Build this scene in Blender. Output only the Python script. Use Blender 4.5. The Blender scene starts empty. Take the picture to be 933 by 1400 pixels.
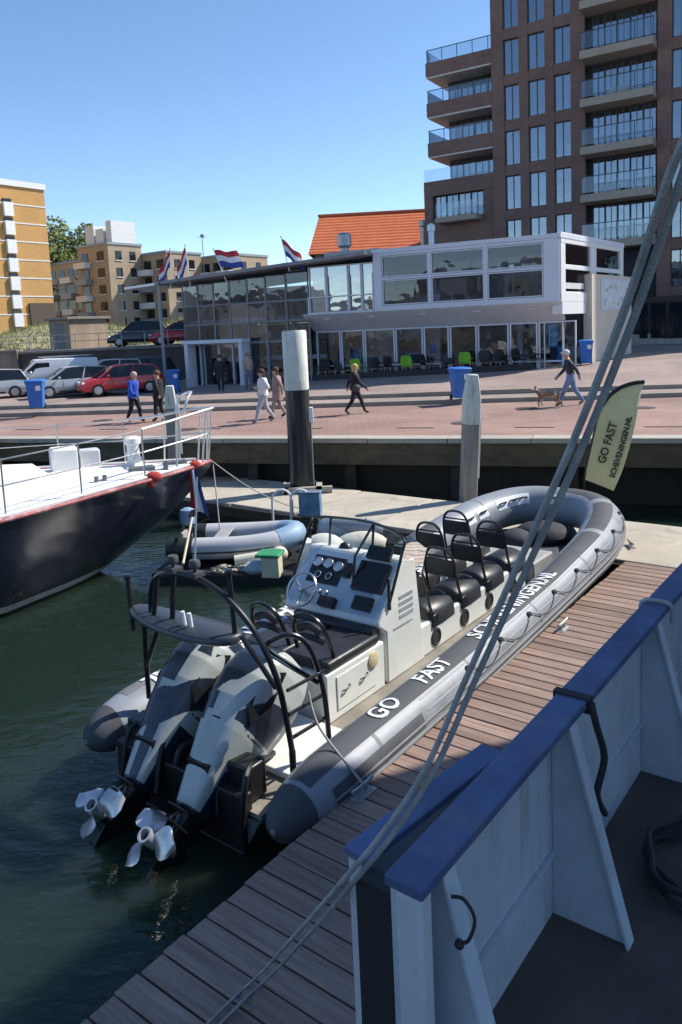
import bpy, bmesh, math, random
from mathutils import Vector, Matrix
random.seed(7)
R = math.radians
scene = bpy.context.scene
C = scene.collection

# ------------------------------------------------------------------ camera
cam_d = bpy.data.cameras.new('camera')
cam = bpy.data.objects.new('camera', cam_d); C.objects.link(cam)
cam_d.sensor_fit = 'VERTICAL'; cam_d.sensor_height = 36.0; cam_d.lens = 27.0
cam_d.shift_y = -0.0864
cam_d.clip_start = 0.05; cam_d.clip_end = 3000
cam.matrix_world = Matrix.Translation((0, 0, 4.4)) @ Matrix.Rotation(R(83), 4, 'X') @ Matrix.Rotation(-0.045, 4, 'Z')
scene.camera = cam

# ------------------------------------------------------------------ sky, sun, exposure
SUN_EL = R(45); SUN_H = Vector((.93, .36, 0)).normalized()
world = bpy.data.worlds.new('World'); scene.world = world; world.use_nodes = True
wn = world.node_tree.nodes; wl = world.node_tree.links
sky = wn.new('ShaderNodeTexSky'); sky.sky_type = 'NISHITA'; sky.sun_disc = False
sky.sun_elevation = SUN_EL; sky.sun_rotation = math.atan2(SUN_H.x, SUN_H.y)
sky.air_density = 1.0; sky.dust_density = 0.0; sky.ozone_density = 1.3; sky.altitude = 2200
hs = wn.new('ShaderNodeHueSaturation'); hs.inputs['Saturation'].default_value = 1.08
wl.new(sky.outputs[0], hs.inputs['Color']); wl.new(hs.outputs[0], wn['Background'].inputs[0]); wn['Background'].inputs[1].default_value = 0.094
sd = bpy.data.lights.new('sun', 'SUN'); sd.energy = 2.8; sd.angle = R(0.55); sd.color = (1.0, .95, .87)
sun = bpy.data.objects.new('sun', sd); C.objects.link(sun)
to_sun = Vector((SUN_H.x*math.cos(SUN_EL), SUN_H.y*math.cos(SUN_EL), math.sin(SUN_EL)))
sun.rotation_euler = to_sun.to_track_quat('Z', 'Y').to_euler()
scene.view_settings.view_transform = 'Standard'; scene.view_settings.look = 'None'
scene.view_settings.exposure = 1.2; scene.view_settings.gamma = 1.0
scene.view_settings.use_curve_mapping = False
scene.render.resolution_x = 682; scene.render.resolution_y = 1024
scene.cycles.max_bounces = 8; scene.cycles.transparent_max_bounces = 12

# ------------------------------------------------------------------ materials
def new_mat(name):
    m = bpy.data.materials.new(name); m.use_nodes = True
    return m, m.node_tree.nodes, m.node_tree.links, m.node_tree.nodes['Principled BSDF']
MATS = {}
def mat(name, col, rough=.6, metal=0., var=.15, scale=3., bump=0., bscale=30., rnd=0., spec=.5, coat=0., dirt=None, stretch=(1, 1, 1)):
    """plain procedural surface: colour with noise variation, wear and fine relief"""
    if name in MATS: return MATS[name]
    m, N, L, b = new_mat(name)
    tc = N.new('ShaderNodeTexCoord'); mp = N.new('ShaderNodeMapping'); mp.inputs['Scale'].default_value = stretch
    L.new(tc.outputs['Object'], mp.inputs[0])
    nz = N.new('ShaderNodeTexNoise'); nz.inputs['Scale'].default_value = scale; nz.inputs['Detail'].default_value = 6
    L.new(mp.outputs[0], nz.inputs['Vector'])
    mr = N.new('ShaderNodeMapRange'); mr.inputs[1].default_value = .25; mr.inputs[2].default_value = .75
    mr.inputs[3].default_value = 1 - var; mr.inputs[4].default_value = 1 + var
    L.new(nz.outputs[0], mr.inputs[0])
    val = mr.outputs[0]
    if rnd:
        oi = N.new('ShaderNodeObjectInfo'); r2 = N.new('ShaderNodeMapRange')
        r2.inputs[3].default_value = 1 - rnd; r2.inputs[4].default_value = 1 + rnd
        L.new(oi.outputs['Random'], r2.inputs[0])
        mm = N.new('ShaderNodeMath'); mm.operation = 'MULTIPLY'
        L.new(val, mm.inputs[0]); L.new(r2.outputs[0], mm.inputs[1]); val = mm.outputs[0]
    vm = N.new('ShaderNodeVectorMath'); vm.operation = 'SCALE'; vm.inputs[0].default_value = col
    L.new(val, vm.inputs['Scale']); out = vm.outputs[0]
    if dirt:
        n2 = N.new('ShaderNodeTexNoise'); n2.inputs['Scale'].default_value = dirt[1]; n2.inputs['Detail'].default_value = 8
        n2.inputs['Roughness'].default_value = .7
        L.new(mp.outputs[0], n2.inputs['Vector'])
        r3 = N.new('ShaderNodeMapRange'); r3.inputs[1].default_value = .52; r3.inputs[2].default_value = .72; r3.inputs[4].default_value = dirt[2]
        L.new(n2.outputs[0], r3.inputs[0])
        mx = N.new('ShaderNodeMixRGB'); L.new(r3.outputs[0], mx.inputs[0]); L.new(out, mx.inputs[1]); mx.inputs[2].default_value = (*dirt[0], 1); out = mx.outputs[0]
    L.new(out, b.inputs['Base Color'])
    b.inputs['Roughness'].default_value = rough; b.inputs['Metallic'].default_value = metal
    b.inputs['Specular IOR Level'].default_value = spec; b.inputs['Coat Weight'].default_value = coat
    if bump:
        n3 = N.new('ShaderNodeTexNoise'); n3.inputs['Scale'].default_value = bscale; n3.inputs['Detail'].default_value = 5
        L.new(mp.outputs[0], n3.inputs['Vector'])
        bp = N.new('ShaderNodeBump'); bp.inputs['Strength'].default_value = bump; bp.inputs['Distance'].default_value = .02
        L.new(n3.outputs[0], bp.inputs['Height']); L.new(bp.outputs[0], b.inputs['Normal'])
    MATS[name] = m
    return m

def brick_mat(name, c1, c2, mortar, scale, bw=.5, rh=.25, rough=.85, msize=.02, vec='Object', rot=(0, 0, 0), var=.25):
    m, N, L, b = new_mat(name)
    tc = N.new('ShaderNodeTexCoord'); mp = N.new('ShaderNodeMapping'); mp.inputs['Rotation'].default_value = rot
    L.new(tc.outputs[vec], mp.inputs[0])
    br = N.new('ShaderNodeTexBrick'); br.inputs['Color1'].default_value = (*c1, 1); br.inputs['Color2'].default_value = (*c2, 1)
    br.inputs['Mortar'].default_value = (*mortar, 1); br.inputs['Scale'].default_value = scale
    br.inputs['Mortar Size'].default_value = msize; br.inputs['Brick Width'].default_value = bw; br.inputs['Row Height'].default_value = rh
    L.new(mp.outputs[0], br.inputs['Vector'])
    nz = N.new('ShaderNodeTexNoise'); nz.inputs['Scale'].default_value = .35; nz.inputs['Detail'].default_value = 7
    L.new(tc.outputs[vec], nz.inputs['Vector'])
    mr = N.new('ShaderNodeMapRange'); mr.inputs[1].default_value = .3; mr.inputs[2].default_value = .7; mr.inputs[3].default_value = 1-var; mr.inputs[4].default_value = 1+var
    L.new(nz.outputs[0], mr.inputs[0])
    vm = N.new('ShaderNodeVectorMath'); vm.operation = 'SCALE'; L.new(br.outputs[0], vm.inputs[0]); L.new(mr.outputs[0], vm.inputs['Scale'])
    L.new(vm.outputs[0], b.inputs['Base Color']); b.inputs['Roughness'].default_value = rough
    MATS[name] = m; return m

def glass_mat(name, tint=(.75, .85, .88), refl=1.0, min_refl=.06, rough=.02):
    m = bpy.data.materials.new(name); m.use_nodes = True; N = m.node_tree.nodes; L = m.node_tree.links
    N.remove(N['Principled BSDF']); out = N['Material Output']
    tr = N.new('ShaderNodeBsdfTransparent'); tr.inputs[0].default_value = (*tint, 1)
    gl = N.new('ShaderNodeBsdfGlossy'); gl.inputs['Roughness'].default_value = rough; gl.inputs[0].default_value = (.95, .97, 1, 1)
    lw = N.new('ShaderNodeFresnel'); lw.inputs['IOR'].default_value = 1.5
    mr = N.new('ShaderNodeMapRange'); mr.inputs[3].default_value = min_refl; mr.inputs[4].default_value = refl
    L.new(lw.outputs[0], mr.inputs[0])
    nz = N.new('ShaderNodeTexNoise'); nz.inputs['Scale'].default_value = .8
    tc = N.new('ShaderNodeTexCoord'); L.new(tc.outputs['Object'], nz.inputs['Vector'])
    bp = N.new('ShaderNodeBump'); bp.inputs['Strength'].default_value = .10; bp.inputs['Distance'].default_value = .1
    oi = N.new('ShaderNodeObjectInfo'); sv = N.new('ShaderNodeVectorMath'); sv.operation = 'MULTIPLY_ADD'; sv.inputs[1].default_value = (37, 51, 23)
    L.new(oi.outputs['Random'], sv.inputs[0]); L.new(tc.outputs['Object'], sv.inputs[2]); L.new(sv.outputs[0], nz.inputs['Vector'])
    L.new(nz.outputs[0], bp.inputs['Height']); L.new(bp.outputs[0], gl.inputs['Normal'])
    mx = N.new('ShaderNodeMixShader'); L.new(mr.outputs[0], mx.inputs[0]); L.new(tr.outputs[0], mx.inputs[1]); L.new(gl.outputs[0], mx.inputs[2])
    L.new(mx.outputs[0], out.inputs[0]); MATS[name] = m; return m

def streak_mat(name, base, rust, amount=.55, rough=.6):
    """painted steel with vertical rust and dirt runs"""
    m, N, L, b = new_mat(name)
    tc = N.new('ShaderNodeTexCoord'); mp = N.new('ShaderNodeMapping'); mp.inputs['Scale'].default_value = (9, 9, .7); L.new(tc.outputs['Object'], mp.inputs[0])
    n1 = N.new('ShaderNodeTexNoise'); n1.inputs['Scale'].default_value = 1.; n1.inputs['Detail'].default_value = 8; n1.inputs['Roughness'].default_value = .65; L.new(mp.outputs[0], n1.inputs['Vector'])
    n2 = N.new('ShaderNodeTexNoise'); n2.inputs['Scale'].default_value = 1.7; n2.inputs['Detail'].default_value = 9; n2.inputs['Roughness'].default_value = .7; L.new(tc.outputs['Object'], n2.inputs['Vector'])
    r1 = N.new('ShaderNodeMapRange'); r1.inputs[1].default_value = .55; r1.inputs[2].default_value = .75; r1.inputs[4].default_value = amount; L.new(n1.outputs[0], r1.inputs[0])
    r2 = N.new('ShaderNodeMapRange'); r2.inputs[1].default_value = .3; r2.inputs[2].default_value = .75; r2.inputs[3].default_value = 1.15; r2.inputs[4].default_value = .72; L.new(n2.outputs[0], r2.inputs[0])
    sc = N.new('ShaderNodeVectorMath'); sc.operation = 'SCALE'; sc.inputs[0].default_value = base; L.new(r2.outputs[0], sc.inputs['Scale'])
    mx = N.new('ShaderNodeMixRGB'); L.new(r1.outputs[0], mx.inputs[0]); L.new(sc.outputs[0], mx.inputs[1]); mx.inputs[2].default_value = (*rust, 1); L.new(mx.outputs[0], b.inputs['Base Color'])
    n3 = N.new('ShaderNodeTexNoise'); n3.inputs['Scale'].default_value = 3; n3.inputs['Detail'].default_value = 4; L.new(tc.outputs['Object'], n3.inputs['Vector'])
    bp = N.new('ShaderNodeBump'); bp.inputs['Strength'].default_value = .35; bp.inputs['Distance'].default_value = .03; L.new(n3.outputs[0], bp.inputs['Height']); L.new(bp.outputs[0], b.inputs['Normal'])
    b.inputs['Roughness'].default_value = rough; MATS[name] = m; return m
M_WHITE = mat('white_paint', (.78, .78, .75), .35, var=.06, scale=2, dirt=((.45, .42, .34), 3, .35))
M_WHITE_METAL = mat('white_metal', (.7, .71, .72), .4, var=.05)
M_BLACK = mat('black_plastic', (.012, .012, .014), .38, var=.3)
M_BLACKM = mat('black_metal', (.014, .014, .016), .3, var=.3, coat=.2)
M_RUBBER = mat('rubber', (.02, .02, .022), .7)
M_STEEL = mat('stainless_steel', (.62, .62, .6), .28, 1., var=.1, scale=8)
M_GALV = mat('galvanised_steel', (.42, .43, .43), .5, .8, var=.15, scale=6)
M_ROPE = mat('rope', (.42, .40, .36), .9, var=.25, scale=40, bump=.6, bscale=120)
M_ROPEG = mat('grey_rope', (.36, .36, .34), .9, var=.3, scale=14, bump=.4, bscale=160)
M_GLASS = glass_mat('window_glass', (.50, .57, .66), 1.0, .04)
M_TGLASS = glass_mat('tower_glass', (.5, .6, .68), 1.0, .18)
M_RGLASS = glass_mat('railing_glass', (.82, .86, .88), .9, .03)
M_CLEAR = glass_mat('clear_acrylic', (.9, .93, .93), .9, .03)

# ------------------------------------------------------------------ mesh helpers
class MB:
    def __init__(s): s.v = []; s.f = []; s.m = []
    def add(s, vs, fs, mi=0):
        o = len(s.v); s.v += [tuple(p) for p in vs]; s.f += [tuple(i+o for i in f) for f in fs]; s.m += [mi]*len(fs); return s
    def box(s, x0, x1, y0, y1, z0, z1, mi=0):
        vs = [(x, y, z) for z in (z0, z1) for y in (y0, y1) for x in (x0, x1)]
        return s.add(vs, [(0, 2, 3, 1), (4, 5, 7, 6), (0, 1, 5, 4), (2, 6, 7, 3), (0, 4, 6, 2), (1, 3, 7, 5)], mi)
    def obox(s, c, size, mtx=None, mi=0):
        o = len(s.v); hx, hy, hz = size[0]/2, size[1]/2, size[2]/2
        s.box(-hx, hx, -hy, hy, -hz, hz, mi)
        for i in range(o, len(s.v)):
            p = Vector(s.v[i]); p = mtx @ p if mtx else p; s.v[i] = tuple(p + Vector(c))
        return s
    def prism(s, poly, d0, d1, axis='y', mi=0):
        n = len(poly)
        def P(p, d): return {'y': (p[0], d, p[1]), 'z': (p[0], p[1], d), 'x': (d, p[0], p[1])}[axis]
        vs = [P(p, d0) for p in poly] + [P(p, d1) for p in poly]
        fs = [tuple(range(n)), tuple(range(2*n-1, n-1, -1))] + [(i, i+n, (i+1) % n+n, (i+1) % n) for i in range(n)]
        return s.add(vs, fs, mi)
    def tube(s, pts, r, n=8, mi=0, closed=False):
        pts = [Vector(p) for p in pts]; k = len(pts); rs = r if isinstance(r, (list, tuple)) else [r]*k
        o = len(s.v); up = None
        for i, p in enumerate(pts):
            a = pts[(i-1) % k] if (i or closed) else pts[i]; b = pts[(i+1) % k] if (i < k-1 or closed) else pts[i]
            t = (b-a).normalized()
            if up is None: up = t.orthogonal().normalized()
            else:
                up = up - t*up.dot(t); up = up.normalized() if up.length > 1e-6 else t.orthogonal().normalized()
            w = t.cross(up)
            for j in range(n):
                q = p + (up*math.cos(2*math.pi*j/n) + w*math.sin(2*math.pi*j/n))*rs[i]; s.v.append(tuple(q))
        rg = range(k if closed else k-1)
        for i in rg:
            for j in range(n):
                i2 = (i+1) % k
                s.f.append((o+i*n+j, o+i*n+(j+1) % n, o+i2*n+(j+1) % n, o+i2*n+j)); s.m.append(mi)
        if not closed:
            s.f.append(tuple(o+j for j in reversed(range(n)))); s.f.append(tuple(o+(k-1)*n+j for j in range(n))); s.m += [mi, mi]
        return s
    def cyl(s, p0, p1, r0, r1=None, n=12, mi=0): return s.tube([p0, p1], [r0, r0 if r1 is None else r1], n, mi)
    def lathe(s, prof, c=(0, 0, 0), n=20, mi=0, ax='z'):
        o = len(s.v); k = len(prof)
        for r, z in prof:
            for j in range(n):
                a = 2*math.pi*j/n; x, y = r*math.cos(a), r*math.sin(a)
                p = (x, y, z) if ax == 'z' else ((x, z, y) if ax == 'y' else (z, x, y))
                s.v.append((c[0]+p[0], c[1]+p[1], c[2]+p[2]))
        for i in range(k-1):
            for j in range(n):
                s.f.append((o+i*n+j, o+i*n+(j+1) % n, o+(i+1)*n+(j+1) % n, o+(i+1)*n+j)); s.m.append(mi)
        s.f.append(tuple(o+j for j in reversed(range(n)))); s.f.append(tuple(o+(k-1)*n+j for j in range(n))); s.m += [mi, mi]
        return s
    def ell(s, c, rad, n=14, k=8, mi=0):
        return s.add(*_ell(c, rad, n, k), mi)
    def loft(s, rings, mi=0, cap=True, closed=True):
        o = len(s.v); n = len(rings[0])
        for r in rings: s.v += [tuple(p) for p in r]
        for i in range(len(rings)-1):
            for j in range(n if closed else n-1):
                s.f.append((o+i*n+j, o+i*n+(j+1) % n, o+(i+1)*n+(j+1) % n, o+(i+1)*n+j)); s.m.append(mi)
        if cap and closed:
            s.f.append(tuple(o+j for j in reversed(range(n)))); s.f.append(tuple(o+(len(rings)-1)*n+j for j in range(n))); s.m += [mi, mi]
        return s
    def mesh(s, name, mats, smooth=True, angle=35):
        me = bpy.data.meshes.new(name); me.from_pydata(s.v, [], s.f)
        for m in (mats if isinstance(mats, (list, tuple)) else [mats]): me.materials.append(m)
        me.polygons.foreach_set('material_index', s.m)
        bm = bmesh.new(); bm.from_mesh(me); bmesh.ops.recalc_face_normals(bm, faces=bm.faces); bm.to_mesh(me); bm.free()
        if smooth:
            me.polygons.foreach_set('use_smooth', [True]*len(me.polygons)); me.set_sharp_from_angle(angle=R(angle))
        me.update(); return me
    def build(s, name, mats, parent=None, smooth=True, bevel=0, angle=35):
        o = bpy.data.objects.new(name, s.mesh(name, mats, smooth, angle)); C.objects.link(o); o.parent = parent
        if bevel:
            b = o.modifiers.new('bevel', 'BEVEL'); b.width = bevel; b.segments = 2; b.limit_method = 'ANGLE'; b.angle_limit = R(40)
        return o
def _ell(c, rad, n, k):
    vs = []; fs = []
    for i in range(k+1):
        t = math.pi*i/k
        for j in range(n):
            a = 2*math.pi*j/n
            vs.append((c[0]+rad[0]*math.sin(t)*math.cos(a), c[1]+rad[1]*math.sin(t)*math.sin(a), c[2]-rad[2]*math.cos(t)))
    for i in range(k):
        for j in range(n): fs.append((i*n+j, i*n+(j+1) % n, (i+1)*n+(j+1) % n, (i+1)*n+j))
    return vs, fs
def empty(name, loc=(0, 0, 0), rz=0, parent=None):
    o = bpy.data.objects.new(name, None); C.objects.link(o); o.location = loc; o.rotation_euler = (0, 0, rz); o.parent = parent
    o.empty_display_size = .2; return o
def tag(o, label=None, cat=None, group=None, kind=None):
    if label: o['label'] = label
    if cat: o['category'] = cat
    if group: o['group'] = group
    if kind: o['kind'] = kind
    return o
def thing(name, label, cat, loc=(0, 0, 0), rz=0, group=None): return tag(empty(name, loc, rz), label, cat, group)
def struct(o): o['kind'] = 'structure'; return o
def copy_tree(o, parent=None):
    c = o.copy(); C.objects.link(c); c.parent = parent
    for ch in list(o.children): copy_tree(ch, c)
    return c
def inst(name, me, parent, loc=(0, 0, 0), rot=(0, 0, 0), scale=(1, 1, 1)):
    o = bpy.data.objects.new(name, me); C.objects.link(o); o.parent = parent; o.location = loc; o.rotation_euler = rot; o.scale = scale; return o
def text_mesh(body, size, bold=.0, extrude=0., align='LEFT', sub=0, spacing=1.0):
    cu = bpy.data.curves.new('lettering', 'FONT'); cu.body = body; cu.size = size; cu.offset = bold; cu.extrude = extrude
    cu.align_x = align; cu.space_character = spacing; cu.resolution_u = 3
    ob = bpy.data.objects.new('lettering', cu); C.objects.link(ob)
    dg = bpy.context.evaluated_depsgraph_get(); dg.update()
    me = bpy.data.meshes.new_from_object(ob.evaluated_get(dg), depsgraph=dg)
    bpy.data.objects.remove(ob); bpy.data.curves.remove(cu)
    if sub:
        bm = bmesh.new(); bm.from_mesh(me); bmesh.ops.triangulate(bm, faces=bm.faces)
        bmesh.ops.subdivide_edges(bm, edges=bm.edges, cuts=sub, use_grid_fill=True); bm.to_mesh(me); bm.free()
    return me
def text_obj(body, size, m, parent, mtx, bold=0., align='CENTER', name='lettering', spacing=1.):
    me = text_mesh(body, size, bold, .002, align, 0, spacing); me.materials.clear(); me.materials.append(m)
    o = bpy.data.objects.new(name, me); C.objects.link(o); o.parent = parent; o.matrix_local = mtx; return o
def frame_mtx(o, x, y):
    x = Vector(x).normalized(); y = Vector(y); y = (y - x*y.dot(x)).normalized(); z = x.cross(y)
    return Matrix(((x.x, y.x, z.x, o[0]), (x.y, y.y, z.y, o[1]), (x.z, y.z, z.z, o[2]), (0, 0, 0, 1)))
def smooth_path(pts, n=8):
    pts = [Vector(p) for p in pts]; out = []
    for i in range(len(pts)-1):
        p0 = pts[max(i-1, 0)]; p1 = pts[i]; p2 = pts[i+1]; p3 = pts[min(i+2, len(pts)-1)]
        for k in range(n):
            t = k/n
            out.append(.5*((2*p1)+(p2-p0)*t+(2*p0-5*p1+4*p2-p3)*t*t+(3*p1-p0-3*p2+p3)*t**3))
    out.append(pts[-1]); return out
def lerp(a, b, t): return a+(b-a)*t
def interp(tab, x):
    if x <= tab[0][0]: return tab[0][1]
    for (a, b), (c, d) in zip(tab, tab[1:]):
        if x <= c: return b+(d-b)*(x-a)/(c-a)
    return tab[-1][1]
# ------------------------------------------------------------------ water
def water_mat():
    m, N, L, b = new_mat('harbour_water')
    b.inputs['Base Color'].default_value = (.013, .024, .018, 1); b.inputs['Roughness'].default_value = .05; b.inputs['IOR'].default_value = 1.33
    b.subsurface_method = 'BURLEY'; b.inputs['Subsurface Weight'].default_value = 1.0; b.inputs['Subsurface Radius'].default_value = (.6, 1.0, .8); b.inputs['Subsurface Scale'].default_value = .9
    tc = N.new('ShaderNodeTexCoord'); mp = N.new('ShaderNodeMapping'); mp.inputs['Rotation'].default_value = (0, 0, R(20)); mp.inputs['Scale'].default_value = (1, 1.7, 1)
    L.new(tc.outputs['Object'], mp.inputs[0])
    hs = None
    for sc, w in ((.8, .9), (3.2, .4), (11, .1)):
        n = N.new('ShaderNodeTexNoise'); n.inputs['Scale'].default_value = sc; n.inputs['Detail'].default_value = 3; n.inputs['Distortion'].default_value = .4
        L.new(mp.outputs[0], n.inputs['Vector'])
        q = N.new('ShaderNodeMath'); q.operation = 'MULTIPLY'; q.inputs[1].default_value = w; L.new(n.outputs[0], q.inputs[0])
        if hs is None: hs = q.outputs[0]
        else:
            a = N.new('ShaderNodeMath'); a.operation = 'ADD'; L.new(hs, a.inputs[0]); L.new(q.outputs[0], a.inputs[1]); hs = a.outputs[0]
    bp = N.new('ShaderNodeBump'); bp.inputs['Strength'].default_value = .4; bp.inputs['Distance'].default_value = .11
    L.new(hs, bp.inputs['Height']); L.new(bp.outputs[0], b.inputs['Normal'])
    return m
w_ = MB(); w_.add([(-400, -400, 0), (400, -400, 0), (400, 26, 0), (-400, 26, 0)], [(0, 1, 2, 3)])
struct(w_.build('harbour_water', water_mat(), smooth=False))

# ------------------------------------------------------------------ quay and promenade
def y_edge(x): return max(5., min(22.38-.317*(x+10.03), 33.) if x > -44 else 33.)
def y_step1(x): return max(y_edge(x)+3.2, 29.1-.15*(x+13.03))
def y_step2(x): return y_step1(x)+1.5
def sst(t): t = max(0, min(1, t)); return t*t*(3-2*t)
def G(x, y): return 1.93+.035*max(-9, min(16, x))*sst((y-26)/7)
M_PAVE = brick_mat('red_brick_paving', (.34, .205, .165), (.28, .175, .14), (.19, .14, .115), 1., .42, .21, .85, .012, var=.22)
M_PAVE2 = brick_mat('grey_red_paving', (.32, .24, .205), (.28, .21, .18), (.2, .165, .14), 1., .6, .3, .85, .012, var=.2)
M_CONC = mat('concrete', (.40, .37, .31), .85, var=.16, scale=1.2, bump=.25, bscale=25, dirt=((.2, .18, .14), 1.4, .6), rnd=.06)
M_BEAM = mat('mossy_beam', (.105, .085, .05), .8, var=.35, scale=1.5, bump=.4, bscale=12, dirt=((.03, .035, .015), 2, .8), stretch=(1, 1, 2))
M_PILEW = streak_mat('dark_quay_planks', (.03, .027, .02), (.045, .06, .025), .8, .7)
# unseen far side of the basin, added and shaped for the pavilion glass reflections
fs = MB(); fs.box(-400, 400, -400, -110, -1, 1.8)
for k, (x0, x1, h_) in enumerate(((-150, -112, 19), (-110, -80, 14), (-79, -50, 22), (-48, -30, 15), (-29, -3, 20), (-2, 22, 13), (24, 56, 17), (58, 90, 23), (92, 150, 15))):
    fs.box(x0, x1, -150, -116-k % 3*4, 1.8, 1.8+h_, 1+k % 2)
for k, (y0, y1, h_) in enumerate(((-112, -90, 11), (-88, -70, 8), (-68, -46, 13), (-44, -30, 9), (-28, -8, 12), (-6, 14, 8))):
    fs.box(-175, -128-k % 3*3, y0, y1, -1, 1.8+h_, 1+k % 2)
fs.box(-400, -120, -115, 16, -1, 1.79)
struct(fs.build('reflection_shore', [mat('far_quay', (.2, .18, .16), .9), mat('far_brick', (.2, .22, .25), .9, var=.4, scale=.3), mat('far_render', (.42, .42, .42), .9, var=.4, scale=.3)], smooth=False))
xs = [-400, -120, -60]+[-44+4*i for i in range(33)]+[120, 400]
def strip(fa, fb, za, zb, ny=1):
    m = MB(); n = len(xs)
    for j in range(ny+1):
        for x in xs:
            ya, yb = fa(x), fb(x); y = lerp(ya, yb, j/ny); m.v.append((x, y, za(x, y) if callable(za) else lerp(za, zb, j/ny)))
    for j in range(ny):
        for i in range(n-1): m.f.append((j*n+i, j*n+i+1, (j+1)*n+i+1, (j+1)*n+i)); m.m.append(0)
    return m
struct(strip(y_edge, y_step1, 1.65, 1.65).build('lower_promenade', M_PAVE, smooth=False))
M_KERB = mat('step_stone', (.26, .235, .2), .85, var=.2, scale=2)
def step(fa, z0, z1, name):
    m = MB(); n = len(xs)
    for x in xs: m.v += [(x, fa(x), z0-.05), (x, fa(x), z1), (x, fa(x)+.28, z1+.004)]
    for i in range(n-1):
        for k in range(2): m.f.append((i*3+k, i*3+3+k, i*3+4+k, i*3+1+k)); m.m.append(0)
    return struct(m.build(name, M_KERB, smooth=False))
step(y_step1, 1.65, 1.80, 'promenade_step'); step(y_step2, 1.80, 1.945, 'promenade_step')
struct(strip(lambda x: y_step1(x)+.01, y_step2, 1.80, 1.80).build('middle_promenade', M_PAVE2, smooth=False))
gm = MB(); yg = [0, 1.5, 3, 5, 7, 10, 14, 20, 30, 50, 120, 800]
for d in yg:
    for x in xs:
        y = y_step2(x)+.01+d; gm.v.append((x, y, G(x, y)))
for j in range(len(yg)-1):
    for i in range(len(xs)-1):
        n = len(xs); gm.f.append((j*n+i, j*n+i+1, (j+1)*n+i+1, (j+1)*n+i)); gm.m.append(0)
struct(gm.build('upper_promenade', M_PAVE2))

mh = MB().lathe([(.36, 0), (.36, .003), (.30, .004), (.30, .0045)], n=24).mesh('manhole_cover', mat('cast_iron', (.05, .045, .042), .7, var=.3, bump=.5, bscale=30))
for x, y in ((-4.6, 22.6), (3.4, 21.2), (9.1, 22.9), (-8.2, 26.3), (5.9, 24.2)): inst('manhole_cover', mh, bpy.data.objects['lower_promenade'], (x, y, 1.653))
gr_ = MB().box(-.5, .5, -.09, .09, 0, .004).mesh('drain_grate', MATS['cast_iron'])
for k in range(12): x = -16+k*3; inst('drain_grate', gr_, bpy.data.objects['lower_promenade'], (x, y_edge(x)+2.1, 1.652), (0, 0, math.atan2(-.302, .953)))
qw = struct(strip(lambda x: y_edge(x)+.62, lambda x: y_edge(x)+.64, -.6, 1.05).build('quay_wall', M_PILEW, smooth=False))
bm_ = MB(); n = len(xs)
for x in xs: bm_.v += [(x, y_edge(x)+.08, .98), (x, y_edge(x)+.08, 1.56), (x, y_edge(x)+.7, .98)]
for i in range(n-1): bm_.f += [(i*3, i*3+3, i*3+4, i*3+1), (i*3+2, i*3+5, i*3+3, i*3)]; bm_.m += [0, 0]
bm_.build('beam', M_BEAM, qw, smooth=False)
qa = math.atan2(-.302, .953)
cs = MB().box(-.985, .985, 0, .55, -.11, .006).mesh('coping_stone', M_CONC)
for k in range(24):
    x = -25+k*1.9
    if x > 22: break
    inst('coping_stone', cs, qw, (x, y_edge(x), 1.655+random.uniform(-.004, .004)), (0, 0, qa))
cp = MB().box(-.14, .14, -.05, .25, -.8, 1.0).mesh('post', mat('quay_post', (.05, .042, .03), .8, var=.4, scale=3, bump=.4, bscale=15))
for k in range(14):
    x = -18+k*2.6; inst('post', cp, qw, (x, y_edge(x)+.33, 0), (0, 0, qa))

# ------------------------------------------------------------------ floating pontoon and wooden jetty (dock frame: x along jetty, -y to its right)
DOCK = (-1.68, 3.98, 0.); DRZ = math.atan2(.793, .609)
def dock(s, r, z=0.):
    return Vector((DOCK[0]+.609*s+.793*r, DOCK[1]+.793*s-.609*r, z))
pon = struct(empty('floating_pontoon', DOCK, DRZ))
M_PONT = mat('pontoon_concrete', (.43, .385, .31), .9, var=.2, scale=1.1, bump=.3, bscale=20, dirt=((.22, .2, .16), 1.7, .7), rnd=.07)
slab_me = MB().box(-1.24, 1.24, -.985, .985, -.12, 0).mesh('slab', M_PONT)
for i in range(14):
    b = inst('slab', slab_me, pon, (11.35, 14-i*2., .5+random.uniform(-.006, .006))); m_ = b.modifiers.new('bevel', 'BEVEL'); m_.width = .015
MB().box(10.16, 12.54, -13.5, 15, -.35, .38).build('float', mat('pontoon_float', (.035, .033, .03), .8, var=.3, scale=2), pon)
MB().box(10.04, 10.10, -14, 15.2, .2, .44).build('timber_edge', mat('dark_timber', (.06, .045, .032), .8, var=.3, scale=3), pon)

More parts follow.
